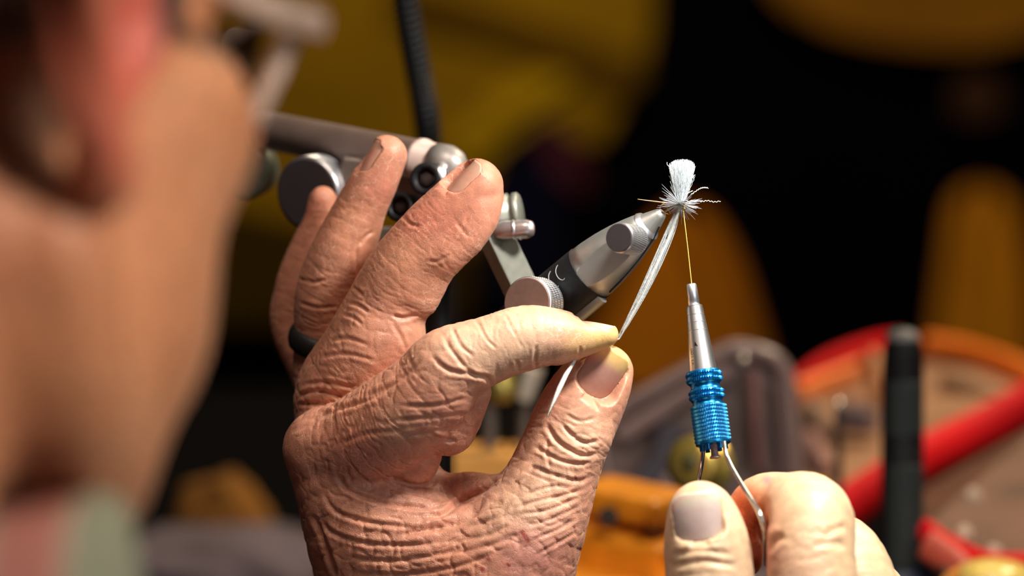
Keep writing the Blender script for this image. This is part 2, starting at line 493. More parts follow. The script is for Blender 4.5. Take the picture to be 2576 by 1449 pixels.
# fold amplitude: strong on the back of the hand, weak on the finger pads
def blobs(px, v, items):
    out = 0
    for (x, y, s, a) in items: out = out + a * np.exp(-(((px[:, 0] - x) ** 2 + (px[:, 1] - y) ** 2) / (2 * s * s)))
    return out
amp = 0.14 + np.clip(blobs(px, lv, [(900, 1280, 150, .34), (1130, 1380, 150, .28), (1400, 1290, 90, .22), (800, 1000, 60, .22), (1450, 1110, 50, .2), (1080, 960, 90, .14), (860, 800, 60, .12), (1180, 840, 60, .05), (1200, 460, 60, -.13), (980, 400, 60, -.13), (1520, 850, 50, -.12), (1500, 940, 60, -.12), (1180, 1240, 50, -.12)]), -.13, .45)
lv = wrinkles(lv, ln, CH + CHM[:2], amp); LEFT_ID = LAST_ID
ln = normals(lv, lq)
CREASES = [  # (points, depth mm, width px)
    ([(1112, 837), (1135, 880), (1187, 940), (1228, 953)], .6, 7), ([(1085, 893), (1125, 930), (1183, 942), (1228, 953), (1234, 990)], .8, 8),
    ([(1135, 820), (1160, 870), (1195, 900)], .5, 6), ([(1200, 805), (1222, 850), (1250, 880)], .35, 5), ([(1270, 790), (1300, 850)], .3, 5),
    ([(1350, 868), (1346, 895), (1348, 930)], .6, 6), ([(1460, 868), (1456, 905)], .35, 5), ([(1300, 905), (1304, 935)], .4, 6),
    ([(1373, 1062), (1398, 1105), (1431, 1130), (1472, 1147), (1512, 1139)], 1.1, 8), ([(1408, 1062), (1439, 1095), (1472, 1114), (1515, 1106)], .8, 7),
    ([(1340, 1120), (1400, 1155), (1456, 1168), (1500, 1152)], .7, 7), ([(1330, 1172), (1390, 1194), (1452, 1210), (1492, 1196)], .55, 7),
    ([(1420, 1040), (1460, 1060), (1500, 1050)], .4, 6), ([(1380, 1100), (1375, 1140), (1385, 1180)], .4, 6),
    ([(1286, 1281), (1347, 1262), (1417, 1246), (1476, 1229)], .5, 6), ([(1303, 1294), (1375, 1284), (1459, 1250)], .5, 6), ([(1320, 1325), (1390, 1305), (1465, 1270)], .45, 6),
    ([(1330, 1362), (1403, 1332), (1459, 1300)], .45, 6), ([(1345, 1398), (1410, 1362), (1456, 1335)], .45, 6), ([(1300, 1255), (1370, 1228), (1430, 1222)], .35, 6), ([(1290, 1220), (1330, 1195), (1345, 1160)], .3, 6),
    ([(1222, 1255), (1190, 1292), (1160, 1312), (1096, 1327), (1000, 1345)], 1.5, 11), ([(1252, 1206), (1213, 1234), (1157, 1262), (1118, 1292), (1060, 1300)], 1.4, 10),
    ([(1096, 1204), (1082, 1218), (1040, 1222), (1000, 1206)], 1.0, 9), ([(1150, 1108), (1110, 1105), (1080, 1090)], .8, 7), ([(1110, 1160), (1060, 1160), (1000, 1150)], .5, 8),
    ([(954, 1203), (998, 1232), (1079, 1247), (1133, 1262)], .9, 8), ([(842, 1180), (873, 1230), (954, 1262), (1043, 1275), (1110, 1280)], .9, 8),
    ([(810, 1230), (842, 1284), (931, 1315), (1066, 1329)], .8, 8), ([(800, 1270), (822, 1330), (910, 1365), (1040, 1372), (1120, 1360)], .8, 8),
    ([(788, 1293), (822, 1380), (845, 1449)], 1.2, 9), ([(860, 1400), (980, 1412), (1100, 1395), (1200, 1360)], .6, 8), ([(880, 1440), (1010, 1446), (1150, 1425), (1260, 1385)], .6, 8),
    ([(1170, 1330), (1250, 1300), (1290, 1255)], .6, 8), ([(1120, 1365), (1230, 1345), (1300, 1310)], .5, 8), ([(1090, 1400), (1220, 1375), (1330, 1335)], .4, 8),
    ([(900, 1005), (1000, 960), (1060, 905)], .6, 8), ([(748, 995), (800, 985), (870, 1000)], .7, 7), ([(745, 1018), (800, 1016), (860, 1022)], .7, 7), ([(752, 972), (810, 962), (900, 975)], .5, 7),
    ([(760, 1060), (850, 1030), (940, 1000), (1000, 960)], .8, 8), ([(735, 1090), (790, 1060), (850, 1040)], .5, 8),
    ([(845, 1120), (930, 1090), (1010, 1085)], .35, 8), ([(1000, 1020), (1090, 1020), (1180, 1000)], .4, 7), ([(980, 1060), (1080, 1050), (1180, 1040)], .4, 7), ([(1000, 1100), (1080, 1085), (1160, 1075)], .35, 7),
    ([(1052, 790), (1015, 800), (985, 792)], .8, 7), ([(985, 810), (1010, 850), (1040, 930)], .4, 7), ([(1132, 640), (1100, 658), (1075, 655)], .35, 6),
    ([(870, 760), (905, 770), (930, 790)], .5, 6), ([(860, 790), (890, 800), (915, 820)], .45, 6), ([(885, 720), (915, 745)], .5, 6), ([(940, 580), (915, 600), (905, 620)], .6, 6), ([(900, 700), (896, 640), (905, 590)], .4, 6),
    ([(1010, 540), (1035, 565), (1060, 570)], .4, 6), ([(750, 760), (800, 775), (850, 770)], .45, 6), ([(745, 700), (790, 710), (830, 700)], .4, 6),
    ([(1150, 560), (1180, 600)], .3, 6), ([(1180, 545), (1150, 600)], .3, 6), ([(820, 860), (870, 850), (930, 870)], .4, 7), ([(800, 900), (870, 890), (950, 910)], .4, 7)]
for pl, dp, w in CREASES:
    lv = crease(lv, ln, px, msk, pl, dp * .68, w * .70)

L_NAILS = [  # thumb, middle, ring, index, all in camera mm
    Nail(C(1520, 942, 0), (.56, .80, -.06), (.40, .0, -.92), 15.0, 14.0, 8.8, .3),
    Nail(C(1161, 440, 6), (.70, .71, .05), (-.70, .62, -.36), 12.2, 11.0, 6.6, .5),
    Nail(C(925, 390, 27), (.50, .86, .05), (-.84, .44, -.30), 10.8, 9.6, 5.6, .5),
    Nail(C(1500, 812, -3), (.985, -.17, .0), (.10, .97, -.22), 10.6, 6.6, 3.9, .2)]
for q, fid in zip(L_NAILS, (4, 1, 2, 0)):
    nb = q.bed(lv, ln); own = LEFT_ID == fid; lv[own] = nb[own]

# ---- right hand: thumb and curled index holding the bobbin
R_THUMB = [(1830, 1950, -60, 150), (1800, 1650, -48, 125), (1786, 1450, -42, 112), (1778, 1370, -40, 108), (1766, 1300, -38, 88), (1758, 1282, -38, 66)]
R_INDEX = [(2120, 1800, -70, 140), (2060, 1560, -58, 118), (2040, 1400, -50, 112), (2040, 1300, -42, 105), (1985, 1262, -28, 74), (1912, 1262, -20, 66), (1868, 1330, -18, 62), (1862, 1400, -20, 58)]
R_MIDDLE = [(2220, 1850, -50, 130), (2180, 1620, -35, 112), (2150, 1450, -26, 100), (2105, 1372, -18, 82), (2030, 1400, -8, 70), (1990, 1480, -8, 62)]
R_RING = [(2300, 1900, -32, 120), (2260, 1700, -18, 102), (2222, 1545, -10, 92), (2160, 1470, 0, 78), (2080, 1520, 8, 66)]
R_PINKY = [(2360, 1950, -16, 110), (2320, 1790, -4, 90), (2280, 1660, 4, 80), (2220, 1600, 10, 66), (2150, 1640, 16, 56)]
RC = [chain(c) for c in (R_THUMB, R_INDEX, R_MIDDLE, R_RING, R_PINKY)]
V = Vol([38, -155, 885], [132, -42, 1030], 0.7)
for k in (4, 3, 2): V.tube(*RC[k]); V.merge(2.0)
V.tube(*RC[1]); V.merge(1.5)
V.tube(*RC[0]); V.merge(.8)
p, r = chain([(1850, 1990, -60, 170), (2080, 1960, -60, 190), (2300, 1950, -30, 160)]); V.tube(p, r); V.merge(10)
rv, rq = V.mesh(3); del V
rn = normals(rv, rq); rpx, rm = front_mask(rv, rn)
ramp = 0.05 + np.clip(blobs(rpx, rv, [(1780, 1440, 70, .18), (2050, 1400, 80, .12), (1980, 1449, 70, .12)]), 0, .3)
rv = wrinkles(rv, rn, RC, ramp); RIGHT_ID = LAST_ID; rn = normals(rv, rq)
for pl, dp, w in [([(1690, 1400), (1760, 1385), (1850, 1398)], .5, 8), ([(1685, 1425), (1770, 1410), (1860, 1425)], .5, 8), ([(1700, 1370), (1760, 1362), (1820, 1368)], .3, 7),
                  ([(1925, 1390), (1950, 1360), (1975, 1345)], .8, 10), ([(1930, 1250), (1912, 1320), (1925, 1380)], .8, 9), ([(2070, 1350), (2105, 1330), (2130, 1325)], .4, 8), ([(2040, 1375), (2090, 1365), (2130, 1375)], .35, 8)]:
    rv = crease(rv, rn, rpx, rm, pl, dp, w)
R_NAILS = [Nail(C(1753, 1300, -49), (-.10, .97, .14), (-.10, .20, -.97), 14.0, 14.8, 10.8, .1)]
for q in R_NAILS:
    nb = q.bed(rv, rn); own = RIGHT_ID == 0; rv[own] = nb[own]
# ---- head, built in its own frame (right, forward, up; mm), then set into camera space
HF = np.array([.47, -.06, .88]); HF /= np.linalg.norm(HF)
HU = np.array([.06, .99, .05]); HU -= HF * (HU @ HF); HU /= np.linalg.norm(HU)
HR = np.cross(HF, HU); HR = HR if HR[0] > 0 else -HR
HO = np.array([-143.0, 52.0, 690.0])
def H(p):
    p = np.asarray(p, float)
    return HO + p[..., 0:1] * HR + p[..., 1:2] * HF + p[..., 2:3] * HU
V = Vol([-100, -118, -205], [100, 125, 140], 1.5)
V.ell((0, -8, 48), (76, 97, 80)).merge(1)
V.ell((0, 36, -20), (60, 56, 78)).merge(14)
for sx in (-1, 1):
    V.ell((sx * 46, 60, -14), (20, 24, 22)).merge(14)
    V.ell((sx * 40, 48, -52), (24, 30, 34)).merge(14)
    V.tube([(sx * 60, 2, -42), (sx * 56, 18, -68), (sx * 38, 52, -88), (sx * 14, 74, -98)], [15, 14, 14, 14]).merge(12)
    V.tube([(sx * 12, 86, 26), (sx * 34, 82, 30), (sx * 56, 66, 22)], [8, 9, 9]).merge(8)
V.ell((0, 78, -94), (17, 15, 15)).merge(10)
V.tube([(0, 80, 20), (0, 92, 2), (0, 106, -22), (0, 103, -30)], [8, 8, 10, 8]).merge(6)
for sx in (-1, 1): V.ell((sx * 11, 95, -30), (8, 9, 7)).merge(5)
for sx in (-1, 1): V.ell((sx * 32, 93, 7), (15, 15, 11)).merge(7, sub=True)
for sx in (-1, 1): V.ell((sx * 32, 72, 6), (17, 13, 13)).merge(3)
for sx in (-1, 1): V.tube([(sx * 18, 84, 3), (sx * 32, 88.5, -1), (sx * 46, 78, 3)], [2, 2.4, 2]).merge(3)
V.tube([(-22, 82, -58), (-8, 91, -54), (8, 91, -54), (22, 82, -58)], [4, 5, 5, 4]).merge(3)
V.tube([(-20, 82, -62), (0, 90, -65), (20, 82, -62)], [4, 6, 4]).merge(2)
V.tube([(-24, 85, -59), (0, 96, -59.5), (24, 85, -59)], [1.4, 1.6, 1.4]).merge(2, sub=True)
V.tube([(0, -20, -30), (0, -28, -110), (0, -40, -200)], [58, 58, 64]).merge(16)
for sx in (-1, 1):
    V.tube([(sx * 74, 4, 8), (sx * 80, 6, 24), (sx * 87, -8, 34), (sx * 92, -24, 26), (sx * 91, -28, 6), (sx * 85, -18, -14), (sx * 78, -4, -28), (sx * 73, 2, -30)], [4, 4, 4, 4.2, 4.2, 4.5, 7, 5], sub=5).merge(2)
    V.ell((sx * 82, -13, 2), (5, 17, 26)).merge(4)
    V.ell((sx * 88, -7, -2), (7, 8, 10)).merge(4, sub=True)
    V.ell((sx * 80, 3, -4), (5, 4, 6)).merge(3)
hv0, hq = V.mesh(2); del V
hv = H(hv0); hq = hq[:, ::-1].copy()        # the head frame has the other handedness

# ---- torso, arms and legs in world millimetres, coarse, under the clothes
def Wmm(c): return W(np.atleast_2d(c))[0] * 1000
neck = Wmm(H(np.array([0, -35, -165.0]))); hr = Vector(HR[0] * AX + HR[1] * AU + HR[2] * AF); hr.z = 0; hr.normalize(); hf = Vector((-hr.y, hr.x, 0))
if hf.y < 0: hf = -hf
hr = np.array(hr); hf = np.array(hf)
def B(r, f, u): return neck + r * hr + f * hf + np.array([0, 0, u])
lw = Wmm(C(1010, 1720, 34)); rw = Wmm(C(2075, 1960, -62))
l_el = lw + np.array([-95, -105, -225.0]); r_el = rw + np.array([-75, -90, -235.0])
l_sh = B(-185, -10, -55); r_sh = B(185, -10, -62)
seat = B(0, -20, -590)
LIMB = dict(larm=[l_sh, (l_sh + l_el) / 2, l_el, (l_el * .5 + lw * .5), lw], rarm=[r_sh, (r_sh + r_el) / 2, r_el, (r_el * .5 + rw * .5), rw])
lo_w = np.minimum.reduce([B(-230, -150, -650), B(230, 200, -650), l_el - 80, r_el - 80, seat - 300]); 
BODY = [([B(0, -5, 10), B(0, -10, -60), B(0, -10, -200), B(0, 0, -380), B(0, -10, -540)], [60, 75, 118, 118, 125], (1, 1, 1)),
        ([l_sh, B(-80, -10, -30), B(0, -10, -10), B(80, -10, -30), r_sh], [48, 55, 58, 55, 48], (1, 1, 1)),
        (LIMB['larm'], [50, 44, 38, 34, 25], (1, 1, 1)), (LIMB['rarm'], [50, 44, 38, 34, 25], (1, 1, 1))]
for sgn in (-1, 1):
    BODY.append(([B(sgn * 85, -20, -545), B(sgn * 110, 180, -545), B(sgn * 120, 390, -560)], [82, 76, 58], (1, 1, 1)))
    BODY.append(([B(sgn * 120, 390, -560), B(sgn * 120, 380, -760), B(sgn * 120, 370, -950)], [56, 52, 38], (1, 1, 1)))
allp = np.vstack([np.array(b[0]) for b in BODY])
def body_vol(h, grow, parts, cut=None):
    V = Vol(allp.min(0) - 150, allp.max(0) + 150, h)
    for p, r, sq in parts: V.tube(np.array(p), np.array(r) + grow, 4, sq); V.merge(15)
    return V
V = body_vol(7.0, 0, BODY); bv, bq = V.mesh(2); del V
bv = bv / 1000.0

# ---- skin colour per vertex (freckles, redness and stains; some glow and shade painted in)
def skin_colour(px, v, base, items):
    col = np.tile(np.array(base, float), (len(px), 1))
    for (x, y, s, c, a) in items:
        w = a * np.exp(-(((px[:, 0] - x) ** 2 + (px[:, 1] - y) ** 2) / (2 * s * s)))
        col = col * (1 - w[:, None]) + np.array(c) * w[:, None]
    return col
RED = (.54, .14, .095); DRED = (.40, .09, .06); PALE = (.68, .47, .31); YEL = (.74, .52, .17); PUR = (.33, .11, .10); TAN = (.56, .25, .13)
lc = skin_colour(to_px(lv), lv, (.57, .245, .155), [
    (1050, 560, 40, RED, .6), (1130, 540, 60, RED, .35), (960, 470, 40, RED, .3), (800, 520, 40, (.66, .2, .13), .5), (900, 1130, 60, RED, .35), (1020, 1160, 60, RED, .25),
    (830, 770, 50, TAN, .4), (860, 560, 50, TAN, .4), (1010, 650, 60, TAN, .4), (1300, 850, 110, PALE, .75), (1160, 860, 60, PALE, .5), (1520, 845, 42, YEL, .7), (1445, 870, 22, YEL, .35),
    (1535, 895, 26, YEL, .6), (1450, 1090, 70, PALE, .55), (1350, 1250, 70, PALE, .55), (1400, 1330, 60, (.70, .36, .25), .4), (1240, 1290, 60, PALE, .5), (1370, 1000, 50, RED, .45), (1180, 1230, 50, DRED, .5),
    (1310, 1400, 60, PUR, .55), (1400, 1390, 40, PUR, .3), (880, 1000, 70, TAN, .3), (960, 1380, 120, (.45, .19, .10), .45), (1200, 1060, 60, RED, .25), (1000, 1080, 40, PALE, .3), (1200, 1390, 50, (.5, .2, .12), .3)])
lpx = to_px(lv)
for (x0, y0, x1, y1, w) in [(1314, 1339, 1328, 1360, 7), (1212, 1431, 1216, 1434, 6), (1227, 1406, 1229, 1408, 5), (1277, 1419, 1281, 1423, 5), (1447, 1200, 1449, 1204, 4)]:
    d, _ = seg_dist(lpx, [(x0, y0), (x1, y1)]); w_ = np.exp(-(d / w) ** 4)[:, None] * .9; lc = lc * (1 - w_) + np.array((.25, .03, .02)) * w_
lc *= (1 + .14 * fbm(lv / 9.0, 3, 3))[:, None]
rc = skin_colour(to_px(rv), rv, (.74, .50, .30), [(1858, 1265, 46, (.72, .13, .03), .95), (1885, 1340, 46, (.55, .07, .015), .95), (1905, 1420, 40, (.42, .03, .01), .95), (1930, 1207, 9, (.25, .16, .2), .7), (1700, 1270, 30, PALE, .5), (2000, 1430, 60, (.66, .34, .24), .4)])  # red on the index paints in light glowing through the finger
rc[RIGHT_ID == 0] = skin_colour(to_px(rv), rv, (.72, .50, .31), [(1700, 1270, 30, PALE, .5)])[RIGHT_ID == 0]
rc *= (1 + .06 * fbm(rv / 9.0, 4, 3))[:, None]
hc = np.tile(np.array((.50, .235, .12)), (len(hv), 1))
ear = np.exp(-(((hv0[:, 0] - 84) / 12) ** 2 + ((hv0[:, 1] + 12) / 26) ** 2 + ((hv0[:, 2]) / 34) ** 2)); hc = hc * (1 - .85 * ear[:, None]) + np.array((.52, .07, .07)) * .85 * ear[:, None]  # ear redness paints in light shining through it
bk_ = np.clip((-hv0[:, 1] - 5) / 30, 0, 1)[:, None] * .6; hc = hc * (1 - bk_) + np.array((.40, .10, .06)) * bk_  # back of the neck darkened, painting in its shade
hc *= (1 + .15 * fbm(hv0 / 22.0, 9, 2))[:, None]
bc = np.tile(np.array((.55, .30, .18)), (len(bv), 1))

def skin_mat():
    m = bpy.data.materials.new('skin'); m.use_nodes = True; nt = m.node_tree; b = nt.nodes['Principled BSDF']; L = nt.links.new
    N = nt.nodes.new
    at = N('ShaderNodeAttribute'); at.attribute_name = 'skin_tone'
    tc = N('ShaderNodeTexCoord')
    # fine net of skin lines
    def warp(scale, amt):
        n = N('ShaderNodeTexNoise'); n.inputs['Scale'].default_value = scale; n.inputs['Detail'].default_value = 2; L(tc.outputs['Object'], n.inputs['Vector'])
        s = N('ShaderNodeVectorMath'); s.operation = 'MULTIPLY_ADD'; s.inputs[1].default_value = (amt,) * 3; L(n.outputs['Color'], s.inputs[0]); L(tc.outputs['Object'], s.inputs[2]); return s.outputs[0]
    v1 = N('ShaderNodeTexVoronoi'); v1.feature = 'DISTANCE_TO_EDGE'; v1.inputs['Scale'].default_value = 430; L(warp(300, .0035), v1.inputs['Vector'])
    v2 = N('ShaderNodeTexVoronoi'); v2.feature = 'DISTANCE_TO_EDGE'; v2.inputs['Scale'].default_value = 1150; L(warp(500, .0015), v2.inputs['Vector'])
    def line(v, w):
        r = N('ShaderNodeMapRange'); r.interpolation_type = 'SMOOTHSTEP'; r.inputs[1].default_value = 0; r.inputs[2].default_value = w; r.inputs[3].default_value = 1; r.inputs[4].default_value = 0
        L(v.outputs['Distance'], r.inputs[0]); return r.outputs[0]
    l1 = line(v1, .03); l2 = line(v2, .10)
    # lines show pale only where the skin is dry
    dn = N('ShaderNodeTexNoise'); dn.inputs['Scale'].default_value = 70; dn.inputs['Detail'].default_value = 3; L(tc.outputs['Object'], dn.inputs['Vector'])
    dr = N('ShaderNodeMapRange'); dr.inputs[1].default_value = .47; dr.inputs[2].default_value = .66; dr.inputs[3].default_value = .14; dr.inputs[4].default_value = .72; L(dn.outputs['Fac'], dr.inputs[0])
    mm = N('ShaderNodeMath'); mm.operation = 'MULTIPLY'; L(l1, mm.inputs[0]); L(dr.outputs[0], mm.inputs[1])
    mx = N('ShaderNodeMix'); mx.data_type = 'RGBA'; mx.inputs[7].default_value = (.86, .66, .50, 1)
    L(mm.outputs[0], mx.inputs[0]); L(at.outputs['Color'], mx.inputs[6])
    # mottling
    mn = N('ShaderNodeTexNoise'); mn.inputs['Scale'].default_value = 260; mn.inputs['Detail'].default_value = 5; L(tc.outputs['Object'], mn.inputs['Vector'])
    mr = N('ShaderNodeMapRange'); mr.inputs[1].default_value = .3; mr.inputs[2].default_value = .7; mr.inputs[3].default_value = .84; mr.inputs[4].default_value = 1.13; L(mn.outputs['Fac'], mr.inputs[0])
    m2 = N('ShaderNodeMix'); m2.data_type = 'RGBA'; m2.blend_type = 'MULTIPLY'; m2.inputs[0].default_value = 1; L(mx.outputs[2], m2.inputs[6]); L(mr.outputs[0], m2.inputs[7])
    L(m2.outputs[2], b.inputs['Base Color'])
    # relief
    bn = N('ShaderNodeTexNoise'); bn.inputs['Scale'].default_value = 900; bn.inputs['Detail'].default_value = 4; bn.inputs['Roughness'].default_value = .6; L(tc.outputs['Object'], bn.inputs['Vector'])
    a1 = N('ShaderNodeMath'); a1.operation = 'MULTIPLY_ADD'; a1.inputs[1].default_value = -.55; L(l1, a1.inputs[0]); L(bn.outputs['Fac'], a1.inputs[2])
    a2 = N('ShaderNodeMath'); a2.operation = 'MULTIPLY_ADD'; a2.inputs[1].default_value = -.3; L(l2, a2.inputs[0]); L(a1.outputs[0], a2.inputs[2])
    am = N('ShaderNodeAttribute'); am.attribute_name = 'skin_relief'
    bp = N('ShaderNodeBump'); bp.inputs['Distance'].default_value = .00045; L(am.outputs['Fac'], bp.inputs['Strength']); L(a2.outputs[0], bp.inputs['Height'])
    L(bp.outputs['Normal'], b.inputs['Normal'])
    b.inputs['Roughness'].default_value = .42
    b.inputs['Specular IOR Level'].default_value = .42
    b.inputs['Subsurface Weight'].default_value = .22
    b.inputs['Subsurface Radius'].default_value = (1.0, .30, .15)
    b.inputs['Subsurface Scale'].default_value = .0035
    b.inputs['Sheen Weight'].default_value = .04
    return m
SKIN = skin_mat()

def to_world(v, q): return W(v), q[:, ::-1]          # camera space is left-handed
lrel = .20 + np.clip(blobs(lpx, lv, [(900, 1280, 160, .18), (1130, 1400, 150, .15), (1400, 1300, 90, .2), (1160, 860, 70, .12)]), 0, .25)
parts = [(W(lv), lq[:, ::-1], lc, lrel), (W(rv), rq[:, ::-1], rc, .18), (W(hv), hq[:, ::-1], hc, .25), (bv, bq, bc, .2)]
org = W(np.zeros((1, 3)))[0] * 0 + np.array([seat[0], seat[1], seat[2]]) / 1000
VV = np.vstack([p[0] for p in parts]) - org
off = np.cumsum([0] + [len(p[0]) for p in parts])
QQ = np.vstack([p[1] + off[i] for i, p in enumerate(parts)])
me = bpy.data.meshes.new('person')
me.vertices.add(len(VV)); me.vertices.foreach_set('co', VV.astype(np.float32).ravel())
me.loops.add(QQ.size); me.loops.foreach_set('vertex_index', QQ.astype(np.int32).ravel())
me.polygons.add(len(QQ)); me.polygons.foreach_set('loop_start', np.arange(0, QQ.size, 4, dtype=np.int32))
me.update(calc_edges=True); me.validate()
me.polygons.foreach_set('use_smooth', np.ones(len(me.polygons), bool))
ca = me.color_attributes.new('skin_tone', 'FLOAT_COLOR', 'POINT')
cc = np.clip(np.vstack([p[2] for p in parts]), 0, 1); ca.data.foreach_set('color', np.column_stack([cc, np.ones(len(cc))]).astype(np.float32).ravel())
ra = me.attributes.new('skin_relief', 'FLOAT', 'POINT'); ra.data.foreach_set('value', np.concatenate([np.full(len(p[0]), 1.0) * p[3] for p in parts]).astype(np.float32))
me.materials.append(SKIN)
person = bpy.data.objects.new('person', me); COL.objects.link(person); person.location = org
tag(person, 'man in a checked shirt tying a fly, cheek close to the camera, left hand pinching a feather, right hand on the bobbin', 'person')
person['label'] = 'man with clear glasses and a checked shirt, pinching a feather and holding a bobbin'

def nail_mat():
    m = mat('nail', (.66, .34, .25), .34, sss=.2, spec=.5); nt = m.node_tree; b = nt.nodes['Principled BSDF']
    at = nt.nodes.new('ShaderNodeAttribute'); at.attribute_name = 'nail_tone'; n = nt.nodes.new('ShaderNodeTexNoise'); n.inputs['Scale'].default_value = 700; tc = nt.nodes.new('ShaderNodeTexCoord'); nt.links.new(tc.outputs['Object'], n.inputs['Vector'])
    r = nt.nodes.new('ShaderNodeMapRange'); r.inputs[3].default_value = .88; r.inputs[4].default_value = 1.12; nt.links.new(n.outputs['Fac'], r.inputs[0])
    mx = nt.nodes.new('ShaderNodeMix'); mx.data_type = 'RGBA'; mx.blend_type = 'MULTIPLY'; mx.inputs[0].default_value = 1; nt.links.new(at.outputs['Color'], mx.inputs[6]); nt.links.new(r.outputs[0], mx.inputs[7]); nt.links.new(mx.outputs[2], b.inputs['Base Color']); return m
NAILM = nail_mat()
for q, (b_c, t_c) in zip(L_NAILS, (((.50, .25, .20), (.82, .52, .20)), ((.60, .29, .21), (.64, .36, .26)), ((.60, .27, .20), (.64, .34, .25)), ((.72, .42, .30), (.82, .66, .36)))): q.plate('fingernail', NAILM, person, b_c, t_c)
for q in R_NAILS: q.plate('fingernail', NAILM, person, (.62, .44, .40), (.74, .60, .48))

# hair, eyes
def from_np(name, v, q, m, parent=None, loc=None):
    me = bpy.data.meshes.new(name); o_ = np.array(parent.location if parent else (loc if loc is not None else (0, 0, 0)))
    me.from_pydata((v - o_).tolist(), [], q.tolist()); me.polygons.foreach_set('use_smooth', np.ones(len(me.polygons), bool)); me.materials.append(m)
    o = bpy.data.objects.new(name, me); COL.objects.link(o)
    if parent: o.parent = parent
    else: o.location = o_
    return o
V = Vol([-100, -120, -90], [100, 110, 145], 2.0)
V.ell((0, -12, 50), (80, 99, 83)).merge(1)
V.ell((0, 75, 30), (90, 62, 60)).merge(5, sub=True)
V.ell((0, 30, -60), (110, 76, 78)).merge(5, sub=True)
V.ell((0, -20, -95), (110, 120, 60)).merge(5, sub=True)
for sx in (-1, 1): V.tube([(sx * 71, 10, 40), (sx * 69, 22, 12), (sx * 66, 22, -4)], [8, 7, 5]).merge(4)
v, q = V.mesh(1); v = v + normals(v, q) * (1.6 * fbm(v / np.array([4, 12, 5.0]), 5, 3))[:, None]
from_np('hair', W(H(v)), q, mat('hair', (.035, .02, .022), .6, noise=(300, .5), bump=(600, .6, .002)), person)
for sx in (-1, 1):
    e = MB(); c0 = Vector(W(H(np.array([[sx * 32.0, 74, 7]])))[0]); f_ = (Vector(W(H(np.array([[sx * 32.0, 90, 3]])))[0]) - c0).normalized()
    lathe(e, c0, f_, [(-.012 * math.cos(t), .012 * math.sin(t)) for t in np.linspace(0.05, 3.1, 14)], 20)
    eo = e.build('eyeball', mat('eye_white', (.8, .76, .72), .2), person)
    e = MB(); lathe(e, c0, f_, [(.0112, .0052), (.01215, .0045), (.0123, .0001)], 18); e.build('iris', mat('iris', (.12, .18, .22), .1), eo)

# clothes: shirt and trousers as shells of the same body
SHIRT = [(p, r, s) for i, (p, r, s) in enumerate(BODY) if i < 4]
V = Vol(allp.min(0) - 150, allp.max(0) + 150, 7.0)
for i, (p, r, s) in enumerate(SHIRT):
    p = np.array(p, float).copy(); r = np.array(r, float) + 9
    if i == 0: r[0] = 40
    if i >= 2: p[-1] = p[-1] + (p[-2] - p[-1]) * .25; r[-1] += 6
    V.tube(p, r, 4); V.merge(22)
v, q = V.mesh(2); v = v + normals(v, q) * (5 * fbm(v / 60.0, 8, 3))[:, None]
def plaid():
    m = bpy.data.materials.new('checked_shirt'); m.use_nodes = True; nt = m.node_tree; b = nt.nodes['Principled BSDF']; L = nt.links.new; N = nt.nodes.new
    tc = N('ShaderNodeTexCoord'); sp = N('ShaderNodeSeparateXYZ'); L(tc.outputs['Object'], sp.inputs[0])
    def band(o, f, w):
        a = N('ShaderNodeMath'); a.operation = 'MULTIPLY'; a.inputs[1].default_value = f; L(o, a.inputs[0])
        fr = N('ShaderNodeMath'); fr.operation = 'FRACT'; L(a.outputs[0], fr.inputs[0])
        g = N('ShaderNodeMath'); g.operation = 'LESS_THAN'; g.inputs[1].default_value = w; L(fr.outputs[0], g.inputs[0]); return g.outputs[0]
    c1 = N('ShaderNodeMix'); c1.data_type = 'RGBA'; c1.inputs[6].default_value = (.20, .13, .15, 1); c1.inputs[7].default_value = (.33, .20, .20, 1); L(band(sp.outputs['X'], 25, .5), c1.inputs[0])
    c2 = N('ShaderNodeMix'); c2.data_type = 'RGBA'; c2.inputs[7].default_value = (.16, .16, .22, 1); L(c1.outputs[2], c2.inputs[6])
    g = N('ShaderNodeMath'); g.operation = 'MULTIPLY'; g.inputs[1].default_value = .6; L(band(sp.outputs['Z'], 25, .3), g.inputs[0]); L(g.outputs[0], c2.inputs[0])
    L(c2.outputs[2], b.inputs['Base Color']); b.inputs['Roughness'].default_value = .9; return m
PL = plaid()
from_np('shirt', v / 1000, q, PL, person)
V = Vol(allp.min(0) - 150, allp.max(0) + 150, 9.0)
for (p, r, s) in BODY[4:]: V.tube(np.array(p), np.array(r) + 12.0, 4); V.merge(18)
V.tube(np.array([B(0, -15, -480), B(0, -20, -560)]), np.array([132, 132])).merge(20)
v, q = V.mesh(2); from_np('trousers', v / 1000, q, mat('dark_denim', (.03, .035, .05), .9, noise=(200, .3)), person)
for sgn in (-1, 1):
    V = Vol(B(sgn * 120, 450, -1010) - 260, B(sgn * 120, 450, -1010) + 260, 7.0)
    a = B(sgn * 120, 350, -985); b_ = B(sgn * 120, 520, -995)
    V.tube(np.array([a, (a + b_) / 2, b_]), np.array([42, 40, 36])).tube(np.array([B(sgn * 120, 370, -930), a]), np.array([46, 44])).merge(5)
    v, q = V.mesh(2); v[:, 2] = np.maximum(v[:, 2], 2.0); from_np('shoe', v / 1000, q, mat('shoe_leather', (.03, .02, .015), .5), person)

